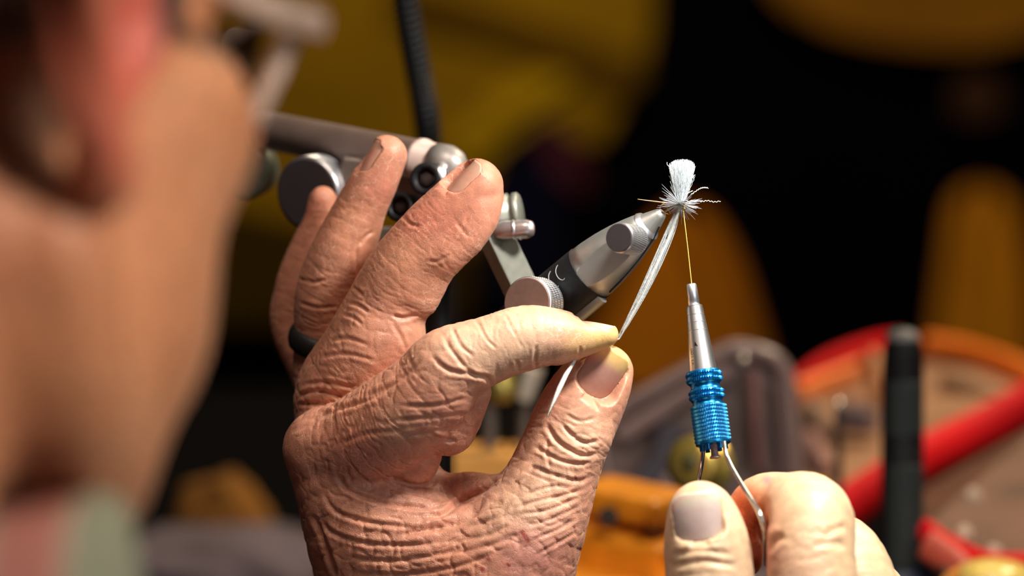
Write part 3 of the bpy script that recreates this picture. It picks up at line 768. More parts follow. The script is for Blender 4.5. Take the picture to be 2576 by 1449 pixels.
# turned-up collar, checked in pink and pale green
def collar():
    m = bpy.data.materials.new('collar_check'); m.use_nodes = True; nt = m.node_tree; b = nt.nodes['Principled BSDF']; L = nt.links.new; N = nt.nodes.new
    tc = N('ShaderNodeTexCoord'); w = N('ShaderNodeTexWave'); w.inputs['Scale'].default_value = 14; w.inputs['Distortion'].default_value = .4; L(tc.outputs['Object'], w.inputs['Vector'])
    r = N('ShaderNodeValToRGB'); r.color_ramp.elements[0].color = (.42, .17, .14, 1); r.color_ramp.elements[1].color = (.26, .30, .22, 1); r.color_ramp.elements[0].position = .35; r.color_ramp.elements[1].position = .65
    e = r.color_ramp.elements.new(.5); e.color = (.5, .36, .3, 1)
    L(w.outputs['Fac'], r.inputs[0]); L(r.outputs[0], b.inputs['Base Color']); b.inputs['Roughness'].default_value = .9; return m
mb = MB(); nr = 40; rows = [(0, 68, -150), (6, 72, -120), (10, 80, -99), (15, 87, -103), (20, 94, -130), (24, 96, -165)]
vs = []
for (_, r, u) in rows:
    for k in range(nr):
        a = math.radians(-158 + 316 * k / (nr - 1)) + math.pi
        vs.append(W(H(np.array([[r * math.sin(a), -30 + r * 1.02 * math.cos(a), u - 14 * (1 + math.cos(a)) * -.5]])))[0])
mb.add(vs, [(i * nr + k, i * nr + k + 1, (i + 1) * nr + k + 1, (i + 1) * nr + k) for i in range(len(rows) - 1) for k in range(nr - 1)])
co = mb.build('collar', collar(), person)
sol = co.modifiers.new('thick', 'SOLIDIFY'); sol.thickness = .002

# clear spectacles
G = lambda r, f, u: Vector(W(H(np.array([[r, f, u]], float)))[0])
gl = empty('eyeglasses', G(0, 96, 8), 'clear pale plastic spectacles worn by the man', 'glasses')
GM = mat('clear_frame', (.62, .50, .43), .18, noise=(60, .25), trans=.25, coat=.6)
mb = MB()
for sx in (-1, 1):
    pts = []
    for k in range(41):
        a = 2 * math.pi * k / 40; x = math.copysign(abs(math.cos(a)) ** .62, math.cos(a)) * 28; z = math.copysign(abs(math.sin(a)) ** .62, math.sin(a)) * 22
        pts.append(G(sx * (38 + x - (19 - z) * .28 * (1 + math.cos(a)) / 2), 98 - .0028 * (38 + x) ** 2 - (22 - z) * .34, -4 + z))
    tube(mb, pts, .0022, 10, False)
tube(mb, [G(-11, 97, 4), G(0, 103, 7), G(11, 97, 4)], .0022, 10)
mb.build('rim', GM, gl)
for sx in (-1, 1):
    mb = MB(); tube(mb, [G(sx * 60, 90, 12), G(sx * 69, 86, 12), G(sx * 74, 78, 11), G(sx * 76, 50, 11), G(sx * 78, 14, 18), G(sx * 77, -12, 20), G(sx * 74, -26, 2)], [.003, .0034, .0032, .003, .0026, .0024, .0022], 10, flat=.55, hint=D(0, 1, 0)); mb.build('temple_arm', GM, gl)
    mb = MB(); pts = []
    for f0 in (0, .0012):
        for k in range(40):
            a = 2 * math.pi * k / 40; x = math.copysign(abs(math.cos(a)) ** .62, math.cos(a)) * 27; z = math.copysign(abs(math.sin(a)) ** .62, math.sin(a)) * 18
            pts.append(G(sx * (38 + x - (19 - z) * .28 * (1 + math.cos(a)) / 2), 98 - .0028 * (38 + x) ** 2 - (22 - z) * .34 + f0 * 1000, -4 + z))
    mb.add(pts, [tuple(range(40)), tuple(range(79, 39, -1))] + [(k, (k + 1) % 40, 40 + (k + 1) % 40, 40 + k) for k in range(40)], False)
    lm = mat('lens', (1, 1, 1), .02, trans=1.0, noise=(1, 0.0)); mb.build('lens', lm, gl)
# ================================================================ things in focus
PXM = lambda p, dz=0: p * (1000 + dz) / FPX / 1000.0       # pixels at a depth -> metres

# ring on the ring finger
mb = MB(); rr = PXM(87, 41)
lathe(mb, P(823, 858, 41), D(.20, .92, -.33), [(-.0034, rr - .0012), (-.0034, rr), (-.0028, rr + .0009), (-.001, rr + .0015), (.001, rr + .0015), (.0028, rr + .0009), (.0034, rr), (.0034, rr - .0012)], 64)
r_o = mb.build('finger_ring', mat('ring_black', (.012, .011, .011), .55, noise=(500, .2)), origin=P(823, 851, 41))
tag(r_o, 'matte black band worn on the ring finger of the raised hand', 'ring')

STEEL = mat('brushed_steel', (.43, .44, .42), .46, .8, noise=(300, .06), bump=(1500, .15, .0001))
SATIN = mat('satin_grey', (.27, .27, .24), .5, .5, noise=(200, .08))
ALU = mat('aluminium', (.74, .75, .80), .36, .95, noise=(400, .05))
KFACE = mat('knob_face', (.050, .040, .042), .65, .15, noise=(900, .06))
BLACK = mat('black_anodised', (.010, .011, .013), .55, .1, spec=.25, noise=(700, .35))
DARK = mat('dark_steel', (.07, .065, .06), .3, .9)
WHITEM = mat('engraving', (.30, .32, .31), .6)

def knob(parent, name, c, axis, r, t, teeth, rows, mface=KFACE, label=None):
    """knurled knob: c is the centre of its flat face, axis points out of the face"""
    a = Vector(axis).normalized()
    mb = MB(); knurl(mb, c, -a, t * .14, t, r, r * .035, rows, teeth)
    lathe(mb, c, -a, [(t * .06, r * .93), (t * .10, r * .985), (t * .14, r * .965)], teeth * 2)
    lathe(mb, c, -a, [(t, r * .965), (t * 1.02, r * .9), (t * 1.02, r * .3)], teeth * 2)
    k = mb.build(name, ALU, parent)
    if label: k['label'] = label
    mb = MB(); lathe(mb, c, -a, [(0, r * .90), (t * .02, r * .925), (t * .07, r * .93)], 64); mb.build('face', mface, k)
    return k

vise = empty('tying_vise', P(1100, 2600, 60), 'steel rotary tying vise with knurled knobs gripping the white fly', 'vise')
# --- jaw: ogive with a flat, pointing at the hook
tip = P(1668, 534, 0); rear = P(1340, 806, 22); ja = (tip - rear).normalized(); L_ = (tip - rear).length
_, ju, jw = frame(ja, D(0, 0, 1))          # ju ~ away from the photographer
m_ = PXM(1)
def jprof(a, b, pts): return [(L_ - t * m_, r * m_) for t, r in pts][::-1]
body = [(0, 8), (2, 13), (10, 17), (28, 24), (48, 31), (52, 33), (56, 37), (72, 43), (100, 51), (135, 60), (180, 68), (225, 73), (262, 75)]
mb = MB(); lathe(mb, rear, ja, jprof(0, 0, body), 96)
jaw = mb.build('jaw', STEEL, vise)
# subtract: bevelled facets near the tip and the clamp slot
def boolean(o, cut):
    md = o.modifiers.new('cut', 'BOOLEAN'); md.operation = 'DIFFERENCE'; md.object = cut; md.solver = 'EXACT'
    dg = bpy.context.evaluated_depsgraph_get(); nm = bpy.data.meshes.new_from_object(o.evaluated_get(dg))
    o.modifiers.clear(); o.data = nm; bpy.data.objects.remove(cut)
def along(px, side=0, near=0):
    """spot on the jaw: px from the tip back, side px to the upper left, near px towards the photographer"""
    sd = D(-ja.dot(Vector(AU)), ja.dot(Vector(AX)), 0)
    return tip - ja * (px * m_) + sd * (side * m_) - ju * (near * m_)
SD = D(-ja.dot(Vector(AU)), ja.dot(Vector(AX)), 0)
mb = MB(); box(mb, along(20, 54, 22), (.0055, .0040, .006), (ja, SD, ju)); 
c1 = mb.build('cut_a', STEEL); 
mb = MB(); fx = (ja + ju * .17).normalized(); fz = fx.cross(SD).normalized(); box(mb, along(165, -4, 91), (.0300, .0200, .0040), (fx, SD, fz if fz.dot(ju) > 0 else -fz)); c2 = mb.build('cut_b', STEEL)
try: boolean(jaw, c2)
except Exception: pass
bpy.data.objects.remove(c1)
# bright ring imitating a crescent highlight where the collar meets the cone
mb = MB(); lathe(mb, rear, ja, [(L_ - 60 * m_, 41 * m_), (L_ - 53 * m_, 37.5 * m_), (L_ - 50 * m_, 32.5 * m_), (L_ - 47 * m_, 30 * m_)], 80); mb.build('cone_collar', ALU, vise)
mb = MB(); box(mb, along(175, -58, 40), (.0150, .00022, .0006), (ja, SD, ju)); 
# long dark seam between the two jaw halves
sp = [along(t, -s_, n_) for t, s_, n_ in [(28, 22, 12), (52, 33, 16), (60, 37, 18), (100, 47, 22), (150, 57, 26), (200, 65, 30), (238, 69, 33)]]
mb = MB(); tube(mb, sp, .00026, 6); mb.build('jaw_seam', BLACK, vise)
# black sleeve with scribbled marks
mb = MB(); lathe(mb, rear, ja, [(L_ - 268 * m_, 73 * m_), (L_ - 262 * m_, 76.5 * m_), (L_ - 259 * m_, 76.8 * m_)], 80)
lathe(mb, rear, ja, [(-70 * m_, 74 * m_), (-66 * m_, 77 * m_), (L_ - 268 * m_, 77 * m_), (L_ - 262 * m_, 76.5 * m_)], 96); slv = mb.build('sleeve', BLACK, vise)
def on_cyl(t, deg, r=77.5):
    """t px back from the tip, deg round the barrel: 0 faces the photographer, + towards upper left"""
    a = math.radians(deg); return tip - ja * (t * m_) + (-ju * math.cos(a) + SD * math.sin(a)) * (r * m_)
mb = MB()
for t0, d0, s0, s1 in [(296, 42, 16, 19), (322, 40, 16, 21), (350, 44, 13, 17)]:
    pts = [on_cyl(t0 + s0 * math.cos(q) * .8, d0 - s1 * math.sin(q)) for q in np.linspace(-1.5, 1.9, 16)]
    tube(mb, pts, .00014, 6)
mb.build('engraved_mark', WHITEM, slv)
mb = MB(); tube(mb, [on_cyl(372, 62, 78), on_cyl(378, 52, 78)], .0005, 8); mb.build('index_mark', mat('ivory', (.55, .5, .35), .5), slv)
# longitudinal grey rail along the lower side of the sleeve
mb = MB(); tube(mb, [on_cyl(262, -62, 74), on_cyl(430, -62, 74)], .0021, 14); mb.build('rail', SATIN, vise)
kax = D(-.47, .06, -.88)
knob(vise, 'clamp_knob', P(1556, 598, -16), kax, PXM(38.5), PXM(92), 46, 4)
mb = MB(); tube(mb, [P(1575, 596, -10), P(1592, 594, 2)], .0028, 20); mb.build('clamp_screw', STEEL, vise)
knob(vise, 'large_knob', P(1325, 762, 1), kax, PXM(69), PXM(74), 74, 4, mat('knob_face_brown', (.17, .10, .08), .65, .15))  # brown face colour paints in the hand's reflection
mb = MB(); tube(mb, [P(1352, 758, 4), P(1372, 755, 14)], .004, 20); mb.build('knob_screw', STEEL, vise)
# --- flat arm between jaw and head
def bar(name, a, b, w, t, m, nrm):
    ax = (b - a).normalized(); n_ = Vector(nrm); n_ = (n_ - ax * n_.dot(ax)).normalized(); w_ = ax.cross(n_)
    mb = MB(); box(mb, (a + b) / 2, ((b - a).length / 2, w / 2, t / 2), (ax, w_, n_), .0006); return mb.build(name, m, vise)
bar('flat_arm', P(1236, 572, 34), P(1345, 800, 30), PXM(80), .006, mat('arm_grey', (.15, .155, .13), .7, .1), D(.46, .32, -.82))
# --- head: shaft housing, cross cylinder, sockets
sa, sb = P(640, 322, 104), P(1152, 420, 46); sl_ = (sb - sa).length
mb = MB(); lathe(mb, sa, sb - sa, [(0, .0045), (.0006, .0062), (sl_ - .0165, .0062), (sl_ - .0163, .0067), (sl_ - .0145, .0067), (sl_ - .0143, .0060), (sl_ - .009, .0060), (sl_ - .0088, .0050)], 48)
sh = mb.build('shaft_housing', mat('bronzed_steel', (.56, .43, .38), .42, .2, noise=(120, .1)), vise)
mb = MB(); lathe(mb, sa, sb - sa, [(sl_ - .009, .0050), (sl_ - .0085, .0063), (sl_ - .004, .0062), (sl_ - .001, .0052), (sl_ + .0015, .0030), (sl_ + .0022, .0008)], 40); mb.build('rounded_end', mat('soft_chrome', (.36, .33, .31), .42, .5), vise)
mb = MB(); box(mb, P(1030, 478, 70), (.0215, .0085, .0075), (D(.975, -.12, -.15), D(.13, .98, 0), D(.15, .05, .97)), .0012); mb.build('head_block', mat('head_brown', (.22, .175, .155), .45, .7), vise)
for (x, y, dz, r) in [(1070, 450, 40, 42), (1004, 520, 44, 38)]:
    mb = MB(); ax = D(-.35, .05, -.93); c_ = P(x, y, dz)
    lathe(mb, c_, ax, [(-.012, PXM(r, dz)), (0, PXM(r, dz)), (.0008, PXM(r * .92, dz)), (.0006, PXM(r * .62, dz)), (-.0012, PXM(r * .58, dz)), (-.0014, .0001)], 36)
    s_ = mb.build('socket_screw', BLACK, vise)
    mb = MB(); lathe(mb, c_, ax, [(-.0011, PXM(r * .5, dz)), (-.0006, PXM(r * .45, dz)), (-.0006, .0001)], 6); mb.build('socket', KFACE, s_)
mb = MB(); lathe(mb, P(1098, 445, 43), D(.9, -.02, -.2), [(0, .0035), (.0002, .0045), (.002, .0047), (.0035, .0036)], 30); mb.build('glass_collar', ALU, vise)
mb = MB(); box(mb, P(1080, 600, 58), (.018, .0040, .0055), (D(.98, .02, -.1), D(0, 1, 0), D(.1, 0, 1)), .001); mb.build('lower_block', SATIN, vise)
mb = MB(); ca_ = P(1227, 546, 40); cb_ = P(1324, 530, 38) - ca_
lathe(mb, ca_, cb_, [(-.004, .0045), (-.004, .0062), (.0070, .0062), (.0073, .0054), (.0082, .0054), (.0084, .0061), (.0098, .0061), (.0105, .0054), (.0106, .0001)], 44); mb.build('cross_cylinder', mat('satin_green_grey', (.27, .28, .24), .42, .5), vise)
mb = MB(); tube(mb, [P(1255, 582, 30), P(1268, 580, 29), P(1325, 576, 27), P(1338, 575, 26), P(1344, 575, 26)], [PXM(22), PXM(25), PXM(25), PXM(20), PXM(8)], 24); lv_ = mb.build('lever', mat('lever_metal', (.55, .48, .47), .25, .7), vise)
mb = MB()
for x in (1292, 1308): lathe(mb, P(x, 578, 28), D(1, .07, -.02), [(-.0004, PXM(25.5)), (0, PXM(27)), (.0004, PXM(25.5))], 28)
mb.build('lever_band', ALU, lv_)
knob(vise, 'disc_knob', P(772, 487, 68), D(-.50, -.14, -.85), PXM(95, 68), .0085, 80, 3)
mb = MB(); lathe(mb, P(640, 420, 112), D(-.35, -.2, -.9), [(0, .0085), (.0004, .0092), (.009, .0092), (.0094, .008)], 40); mb.build('rear_knob', mat('green_grey', (.20, .23, .18), .5, .5), vise)
# stem down to the table
mb = MB(); tube(mb, [P(1095, 560, 70), P(1098, 1000, 68), P(1102, 2500, 62)], .0048, 24); mb.build('stem', mat('black_stem', (.012, .012, .014), .4, .5), vise)
TZ = 0.80
b_ = P(1102, 2500, 62); mb = MB(); box(mb, (b_.x, b_.y, TZ + .009), (.07, .05, .009), None, .003); tube(mb, [(b_.x, b_.y, TZ + .01), (b_.x, b_.y, b_.z + .01)], .0060, 24); mb.build('base_plate', DARK, vise)

# --- the fly
fly = empty('fishing_fly', P(1712, 512, 0), 'white parachute fly with an upright fibre wing, held in the vise tip', 'fly')
HOOKM = mat('hook_gold', (.52, .36, .14), .25, 1.0)
mb = MB(); hk = [(1660, 524, 0), (1661, 518, 0), (1666, 514, 0), (1674, 511, 0), (1690, 513, 0), (1710, 516, 0), (1720, 519, 0), (1724, 524, 0), (1722, 530, 0)]
tube(mb, [P(*p) for p in hk], .00022, 8); tube(mb, [P(1664, 534, -1), P(1672, 536, 0), (P(1682, 539, 0))], [.00022, .0002, .00004], 8)
tube(mb, [P(1672, 512, 0), P(1679, 524, 1), P(1687, 538, 1)], [.00012, .00010, .00006], 6)
for a in range(1): tube(mb, [P(1720 + 4 * math.cos(t), 528 + 5 * math.sin(t), -1) for t in np.linspace(0, 6.28, 14)], .00016, 6, False)
mb.build('hook', HOOKM, fly)
mb = MB(); tube(mb, [P(1604, 501, 0), P(1625, 504, 0), (P(1650, 507, 0)), P(1680, 511, 0)], [.00010, .00014, .00018, .0002], 6); mb.build('tail_fibre', mat('tail_amber', (.50, .30, .16), .5), fly)
mb = MB(); lathe(mb, P(1698, 513, 0), D(1, -.08, 0), [(0, .0003), (.0008, .0005), (.0018, .0006), (.0026, .0004), (.003, .0002)], 16); mb.build('thread_wrap', mat('thread_dark', (.20, .19, .15), .7), fly)
WHITE = mat('white_fibre', (.84, .93, .97), .55, noise=(2000, .05), sheen=.2)
mb = MB()
for i in range(520):
    q = rng.uniform(-1, 1) if rng.random() < .75 else rng.normal(0, .4); q = max(-1, min(1, q)); dd = rng.normal(0, 1.3)
    x1 = 1716 + q * 33; top = 400 + abs(q) ** 3 * 12 + rng.uniform(0, 13) * (1 if rng.random() < .8 else 4)
    f0 = rng.uniform(3, 10); ph = rng.uniform(0, 6); pts = []; amp_ = rng.uniform(.5, 1.5)
    for k in range(15):
        t = k / 14; x = 1712 + rng.normal(0, .2) + (q * 8) * min(1, t * 5) + (x1 - 1712 - q * 8) * t; y = 514 + (top - 514) * t
        pts.append(P(x + amp_ * math.sin(f0 * 6 * t + ph) * min(1, t * 3), y, dd * (.4 + 1.6 * t) + .3 * math.cos(f0 * 5 * t)))
    tube(mb, pts, .000052, 3, False)
for (x0, y0, x1, y1) in [(1706, 470, 1677, 408), (1706, 478, 1686, 416), (1722, 470, 1748, 440), (1726, 462, 1741, 447), (1722, 490, 1742, 480)]:
    tube(mb, [P(x0 + (x1 - x0) * t + 1.5 * math.sin(26 * t), y0 + (y1 - y0) * t, -1) for t in np.linspace(0, 1, 22)], .00010, 4, False)
w_ = mb.build('wing_post', WHITE, fly); w_['kind'] = 'stuff'
mb = MB()
for pl in ([(1738, 490), (1752, 480), (1762, 474), (1772, 472), (1782, 473)], [(1722, 506), (1750, 505), (1765, 507), (1780, 505), (1796, 508), (1813, 506)]):
    p_, _ = crom([P(x, y, -1) for x, y in pl], np.ones(len(pl)), 10)
    tube(mb, [Vector(p) + Vector(AU) * .00016 * math.sin(k * 1.25) for k, p in enumerate(p_)], .00011, 5)
mb.build('loose_fibre', WHITE, fly)
mb = MB()
for i in range(170):
    a = rng.uniform(0, 2 * math.pi); ln_ = rng.uniform(34, 64) * (1.0 if math.sin(a) < .2 else .86); el = rng.normal(0, .22)
    # a collar of barbs round the post, seen a little from below
    dx = math.cos(a) * ln_; dzp = math.sin(a) * ln_; up = el * ln_ + rng.normal(0, 5) + (-math.sin(a) * ln_ * .55)
    if abs(dx) < 24 and up > 6: up *= .6; dx *= 1.5
    bend = rng.normal(0, 3)
    pts = [P(1711 + dx * t, 513 - up * t + bend * t * t, dzp * .1165 * t) for t in (0, .35, .7, 1)]
    tube(mb, pts, [.000062, .000060, .000050, .00002], 4, False)
h_ = mb.build('hackle', mat('hackle_grey', (.62, .66, .70), .4), fly); h_['kind'] = 'stuff'

# hackle feather drawn down into the pinch
mb = MB(); ctr = [(1708, 524), (1690, 572), (1664, 636), (1632, 706), (1600, 770), (1572, 822), (1556, 852)]; cw = [3, 10.5, 12, 11, 8, 5, 3]
cp, cr = crom([(x, y, 0) for x, y in ctr], cw, 6); N_ = len(cp)
for i in range(120):
    s0 = rng.uniform(-1, 1); zz = rng.uniform(-1, 1); st = int(rng.uniform(0, N_ * .55)); en = int(min(N_ - 1, st + rng.uniform(8, 26))); tw = rng.uniform(-.6, .6)
    pts = []
    for k in range(st, en + 1):
        t = (k - st) / max(1, en - st); s = s0 + tw * t; s = max(-1, min(1, s)); d = cp[min(k + 1, N_ - 1)] - cp[max(k - 1, 0)]; d /= np.linalg.norm(d)
        pts.append(P(cp[k][0] - d[1] * cr[k] * s, cp[k][1] + d[0] * cr[k] * s, 2 + zz * cr[k] * .1 + (k / N_) * 4))
    if len(pts) > 2: tube(mb, pts, [.00013] * (len(pts) - 1) + [.00003], 4, False)
fe = empty('hackle_feather', P(1640, 690, 2), 'narrow grey-white feather stretched from the fly down into the pinching fingers', 'feather')
f1 = mb.build('barbs', mat('feather_grey', (.55, .58, .58), .5, noise=(1500, .25)), fe); f1['kind'] = 'stuff'
mb = MB(); tube(mb, [P(x + 2, y, 2 + 4 * i / 6) for i, (x, y) in enumerate(ctr)] + [P(1500, 872, 6.2), P(1450, 903, 1)], [.0010, .0011, .0011, .0010, .0008, .0006, .0005, .0005, .0005], 10, flat=.45); mb.build('quill', mat('quill', (.66, .68, .64), .4, noise=(1500, .1)), fe)
mb = MB(); tp = [(1460, 880, 3.2, 3), (1442, 912, -.2, 5), (1424, 942, -2.6, 6.5), (1408, 975, -4.2, 7), (1395, 1005, -5.0, 5.5), (1384, 1030, -5.2, 3), (1377, 1048, -5.0, .6)]
vs = []
for x, y, z, w in tp:
    for o_ in (-1, -.33, .33, 1): vs.append(P(x + o_ * w * .9, y + o_ * w * .42, z - 4.4 - (1 - o_ * o_) * .5))
mb.add(vs, [(i * 4 + j, i * 4 + j + 1, i * 4 + j + 5, i * 4 + j + 4) for i in range(len(tp) - 1) for j in range(3)])
bl = mb.build('tip_blade', mat('feather_white', (.74, .76, .70), .45, noise=(2500, .2)), fe); so = bl.modifiers.new('s', 'SOLIDIFY'); so.thickness = .0004

# tying thread
mb = MB(); tube(mb, [P(1719, 531, 0), P(1730, 622, -2), P(1740, 716, -4)], .00014, 6); th = mb.build('tying_thread', mat('thread_yellow', (.80, .56, .12), .4)); tag(th, 'fine golden thread running from the fly down to the bobbin tube', 'thread')

# --- bobbin
bt = P(1739, 715, -4); bb = P(1796, 1128, -14); bob = empty('thread_bobbin', P(1765, 920, -9), 'silver and blue knurled thread bobbin held between the bright fingers', 'bobbin')
ba = (bb - bt).normalized(); q_ = lambda t: t * m_
mb = MB(); lathe(mb, bt, ba, [(0, q_(6)), (0, q_(11.5)), (q_(3), q_(13)), (q_(62), q_(15)), (q_(62), q_(5))], 40); mb.build('tube', ALU, bob)
mb = MB(); cr_ = lambda t: q_(20.5 + (t - 59) * .083); ed = [57.5, 80, 100, 121, 226]
lathe(mb, bt, ba, [(q_(56), q_(8)), (q_(56), q_(19)), (q_(57.5), q_(20.4))], 72)
for a_, b3 in zip(ed, ed[1:]):
    lathe(mb, bt, ba, [(q_(a_ + .9), cr_(a_)), (q_(b3 - .9), cr_(b3))], 72); lathe(mb, bt, ba, [(q_(b3 - .9), cr_(b3)), (q_(b3 - .3), cr_(b3) - q_(1.6)), (q_(b3 + .3), cr_(b3) - q_(1.6)), (q_(b3 + .9), cr_(b3))], 72)
cone = mb.build('cone', mat('cone_steel', (.80, .81, .82), .36, 1.0, noise=(600, .04)), bob)
BLUE = mat('blue_anodised', (.012, .23, .62), .24, .85, noise=(600, .08))
BLUE2 = mat('blue_anodised_light', (.05, .36, .70), .28, .85, noise=(600, .08))
def ring_rows(name, t0, t1, r, rows, m):
    mb = MB(); step = (t1 - t0) / rows
    for i in range(rows):
        a0 = t0 + i * step
        a, u, w = frame(ba); n = 46; vs = []
        for (f, hr_) in ((0, -5.5), (.16, -1.4), (.45, 0), (.74, -1.2), (1, -5.5)):
            for k in range(n * 2):
                g = 2 * math.pi * (k + (.9 if i % 2 else 0) + f * 1.0) / (2 * n); rr_ = r + hr_ - (3.0 if (k % 2 and f in (.45, .74)) else 0)
                vs.append(bt + ba * q_(a0 + f * step) + (u * math.cos(g) + w * math.sin(g)) * q_(rr_))
        mb.add(vs, [(j * 2 * n + k, j * 2 * n + (k + 1) % (2 * n), (j + 1) * 2 * n + (k + 1) % (2 * n), (j + 1) * 2 * n + k) for j in range(4) for k in range(2 * n)], False)
    return mb.build(name, m, grip)
mb = MB(); lathe(mb, bt, ba, [(q_(224), q_(20)), (q_(224), q_(42)), (q_(227), q_(43.5)), (q_(252), q_(43.5)), (q_(256), q_(40)), (q_(260), q_(36.5)), (q_(266), q_(36.5)), (q_(270), q_(40)), (q_(273), q_(42)), (q_(294), q_(42)), (q_(298), q_(40)), (q_(301), q_(37)), (q_(307), q_(37)), (q_(311), q_(41)), (q_(314), q_(42.5)), (q_(402), q_(42.5)), (q_(405), q_(44)), (q_(409), q_(44)), (q_(411), q_(40)), (q_(411), q_(12))], 80)
grip = mb.build('grip', BLUE, bob)
ring_rows('knurled_ring', 227, 254, 46.5, 2, BLUE); ring_rows('knurled_ring', 272, 296, 45.5, 2, BLUE); ring_rows('knurled_ring', 312, 404, 46.5, 10, BLUE2)
for k in range(6):
    a, u, w = frame(ba); g = 2 * math.pi * k / 6 + .5; mb = MB(); tube(mb, [bt + ba * q_(408) + (u * math.cos(g) + w * math.sin(g)) * q_(30), bt + ba * q_(424) + (u * math.cos(g) + w * math.sin(g)) * q_(30)], q_(6.5), 10); mb.build('crown_tooth', BLUE, grip)
ROSE = mat('rivet_copper', (.72, .48, .42), .35, .6)
mb = MB(); lathe(mb, bt, ba, [(q_(400), q_(9)), (q_(436), q_(9)), (q_(440), q_(13)), (q_(444), q_(14)), (q_(445), q_(10)), (q_(441), q_(6)), (q_(441), 0)], 30); mb.build('rivet', ROSE, bob)
WIRE = mat('wire_steel', (.62, .66, .66), .25, 1.0)
p_, _ = crom([P(1822, 1112, -22), P(1828, 1145, -24), P(1842, 1178, -28), P(1868, 1222, -34), P(1895, 1265, -40), P(1913, 1298, -46), P(1925, 1345, -44), P(1928, 1420, -30)], np.ones(8), 5)
mb = MB(); tube(mb, p_, q_(6), 14); mb.build('wire_arm', WIRE, bob)
p_, _ = crom([P(1768, 1110, -8), P(1768, 1140, -8), P(1763, 1180, -10), P(1756, 1215, -14), P(1752, 1270, -18), P(1770, 1350, -16)], np.ones(6), 5)
mb = MB(); tube(mb, p_, q_(5.5), 14); mb.build('wire_arm', mat('wire_rose', (.50, .36, .32), .25, 1.0), bob)
# engraved letters up the side of the cone
def letters(txt, start, deg, size, m):
    a, u, w = frame(ba, D(0, 0, -1))       # u towards the photographer
    side = a.cross(u); 
    if side.dot(Vector(AX)) > 0: side = -side
    for i, ch in enumerate(txt):
        if ch == ' ': continue
        cu = bpy.data.curves.new('letter', 'FONT'); cu.body = ch; cu.size = q_(size); cu.align_x = 'CENTER'; cu.extrude = .00003
        t = start - i * size * .80; g = math.radians(deg); nn = (u * math.cos(g) + side * math.sin(g)).normalized(); r = 20.5 + (t - 59) * .083 + .2
        tmp = bpy.data.objects.new('tmp', cu); COL.objects.link(tmp); dg = bpy.context.evaluated_depsgraph_get(); me_ = bpy.data.meshes.new_from_object(tmp.evaluated_get(dg)); bpy.data.objects.remove(tmp); me_.materials.clear(); me_.materials.append(m); o = bpy.data.objects.new('letter', me_); COL.objects.link(o)
        xd = -ba; yd = nn.cross(xd)
        loc = bt + ba * q_(t) + nn * q_(r) - yd * q_(size * .3)
        M = Matrix((xd, yd, nn)).transposed().to_4x4(); M.translation = loc
        o.parent = cone; o.matrix_parent_inverse = Matrix.Identity(4)
        pl = Vector((0, 0, 0)); pp = cone
        while pp: pl += pp.location; pp = pp.parent
        M.translation = loc - pl; o.matrix_basis = M
letters('VIIOD', 205, 47, 11, DARK)
mb = MB(); a, u, w = frame(ba, D(0, 0, -1)); side = a.cross(u); side = -side if side.dot(Vector(AX)) > 0 else side
def con(t, g, e=.3): g = math.radians(g); return bt + ba * q_(t) + (u * math.cos(g) + side * math.sin(g)) * q_(20.5 + (t - 59) * .083 + e)
mb.add([con(150, 26), con(164, 12), con(162, 30), con(150, 26, -1), con(164, 12, -1), con(162, 30, -1)], [(0, 1, 2), (3, 5, 4), (0, 3, 4, 1), (1, 4, 5, 2), (2, 5, 3, 0)], False); mb.build('engraved_emblem', DARK, cone)
# ================================================================ table, stall and things out of focus
def struct(o, kind='structure'): o['kind'] = kind; return o
m_wall = mat('dark_wall', (.002, .0018, .0025), 1.0, noise=(3, .3), spec=0.02)
mb = MB(); box(mb, (0, 3.1, 1.3), (3.0, .05, 1.35), None, .002); struct(mb.build('wall_back', m_wall))
mb = MB(); box(mb, (0, 1.2, -.05), (3.0, 2.6, .05), None, .002); struct(mb.build('floor', mat('floor_carpet', (.006, .005, .005), 1.0, noise=(40, .3), spec=.05)))

table = empty('bench_table', (0.15, 1.45, 0), 'table under a black cloth carrying the tools and trays', 'table')
mb = MB(); box(mb, (.15, 1.42, TZ - .012), (.85, .52, .012), None, .004); mb.build('table_top', mat('black_cloth', (.004, .0035, .004), 1.0, noise=(60, .3), bump=(900, .3, .001), spec=.04), table)
for sx in (-1, 1):
    for sy in (-1, 1):
        mb = MB(); tube(mb, [(.15 + sx * .78, 1.42 + sy * .45, 0), (.15 + sx * .78, 1.42 + sy * .45, TZ - .02)], .02, 16); mb.build('leg', DARK, table)
stool = empty('stool', (seat[0] / 1000, seat[1] / 1000, 0), 'dark round stool the man sits on', 'stool')
sz = (seat[2] - 128) / 1000
mb = MB(); lathe(mb, (seat[0] / 1000, seat[1] / 1000, sz - .03), (0, 0, 1), [(0, .15), (.004, .17), (.03, .17), (.045, .15)], 40); mb.build('seat', DARK, stool)
for k in range(4):
    a = k * math.pi / 2 + .6; mb = MB(); tube(mb, [(seat[0] / 1000 + .12 * math.cos(a), seat[1] / 1000 + .12 * math.sin(a), sz - .02), (seat[0] / 1000 + .2 * math.cos(a), seat[1] / 1000 + .2 * math.sin(a), 0)], .014, 12); mb.build('leg', DARK, stool)

def onT(px, py):
    """spot of the table surface seen at a pixel"""
    d = W(C(px, py, 0)[None])[0] - CAM; t = (TZ - CAM[2]) / d[2]; return Vector(CAM + d * t)
def depth_of(p): return (np.array(p) - CAM) @ AF * 1000
def at_depth(px, py, zmm): return P(px, py, zmm - 1000)

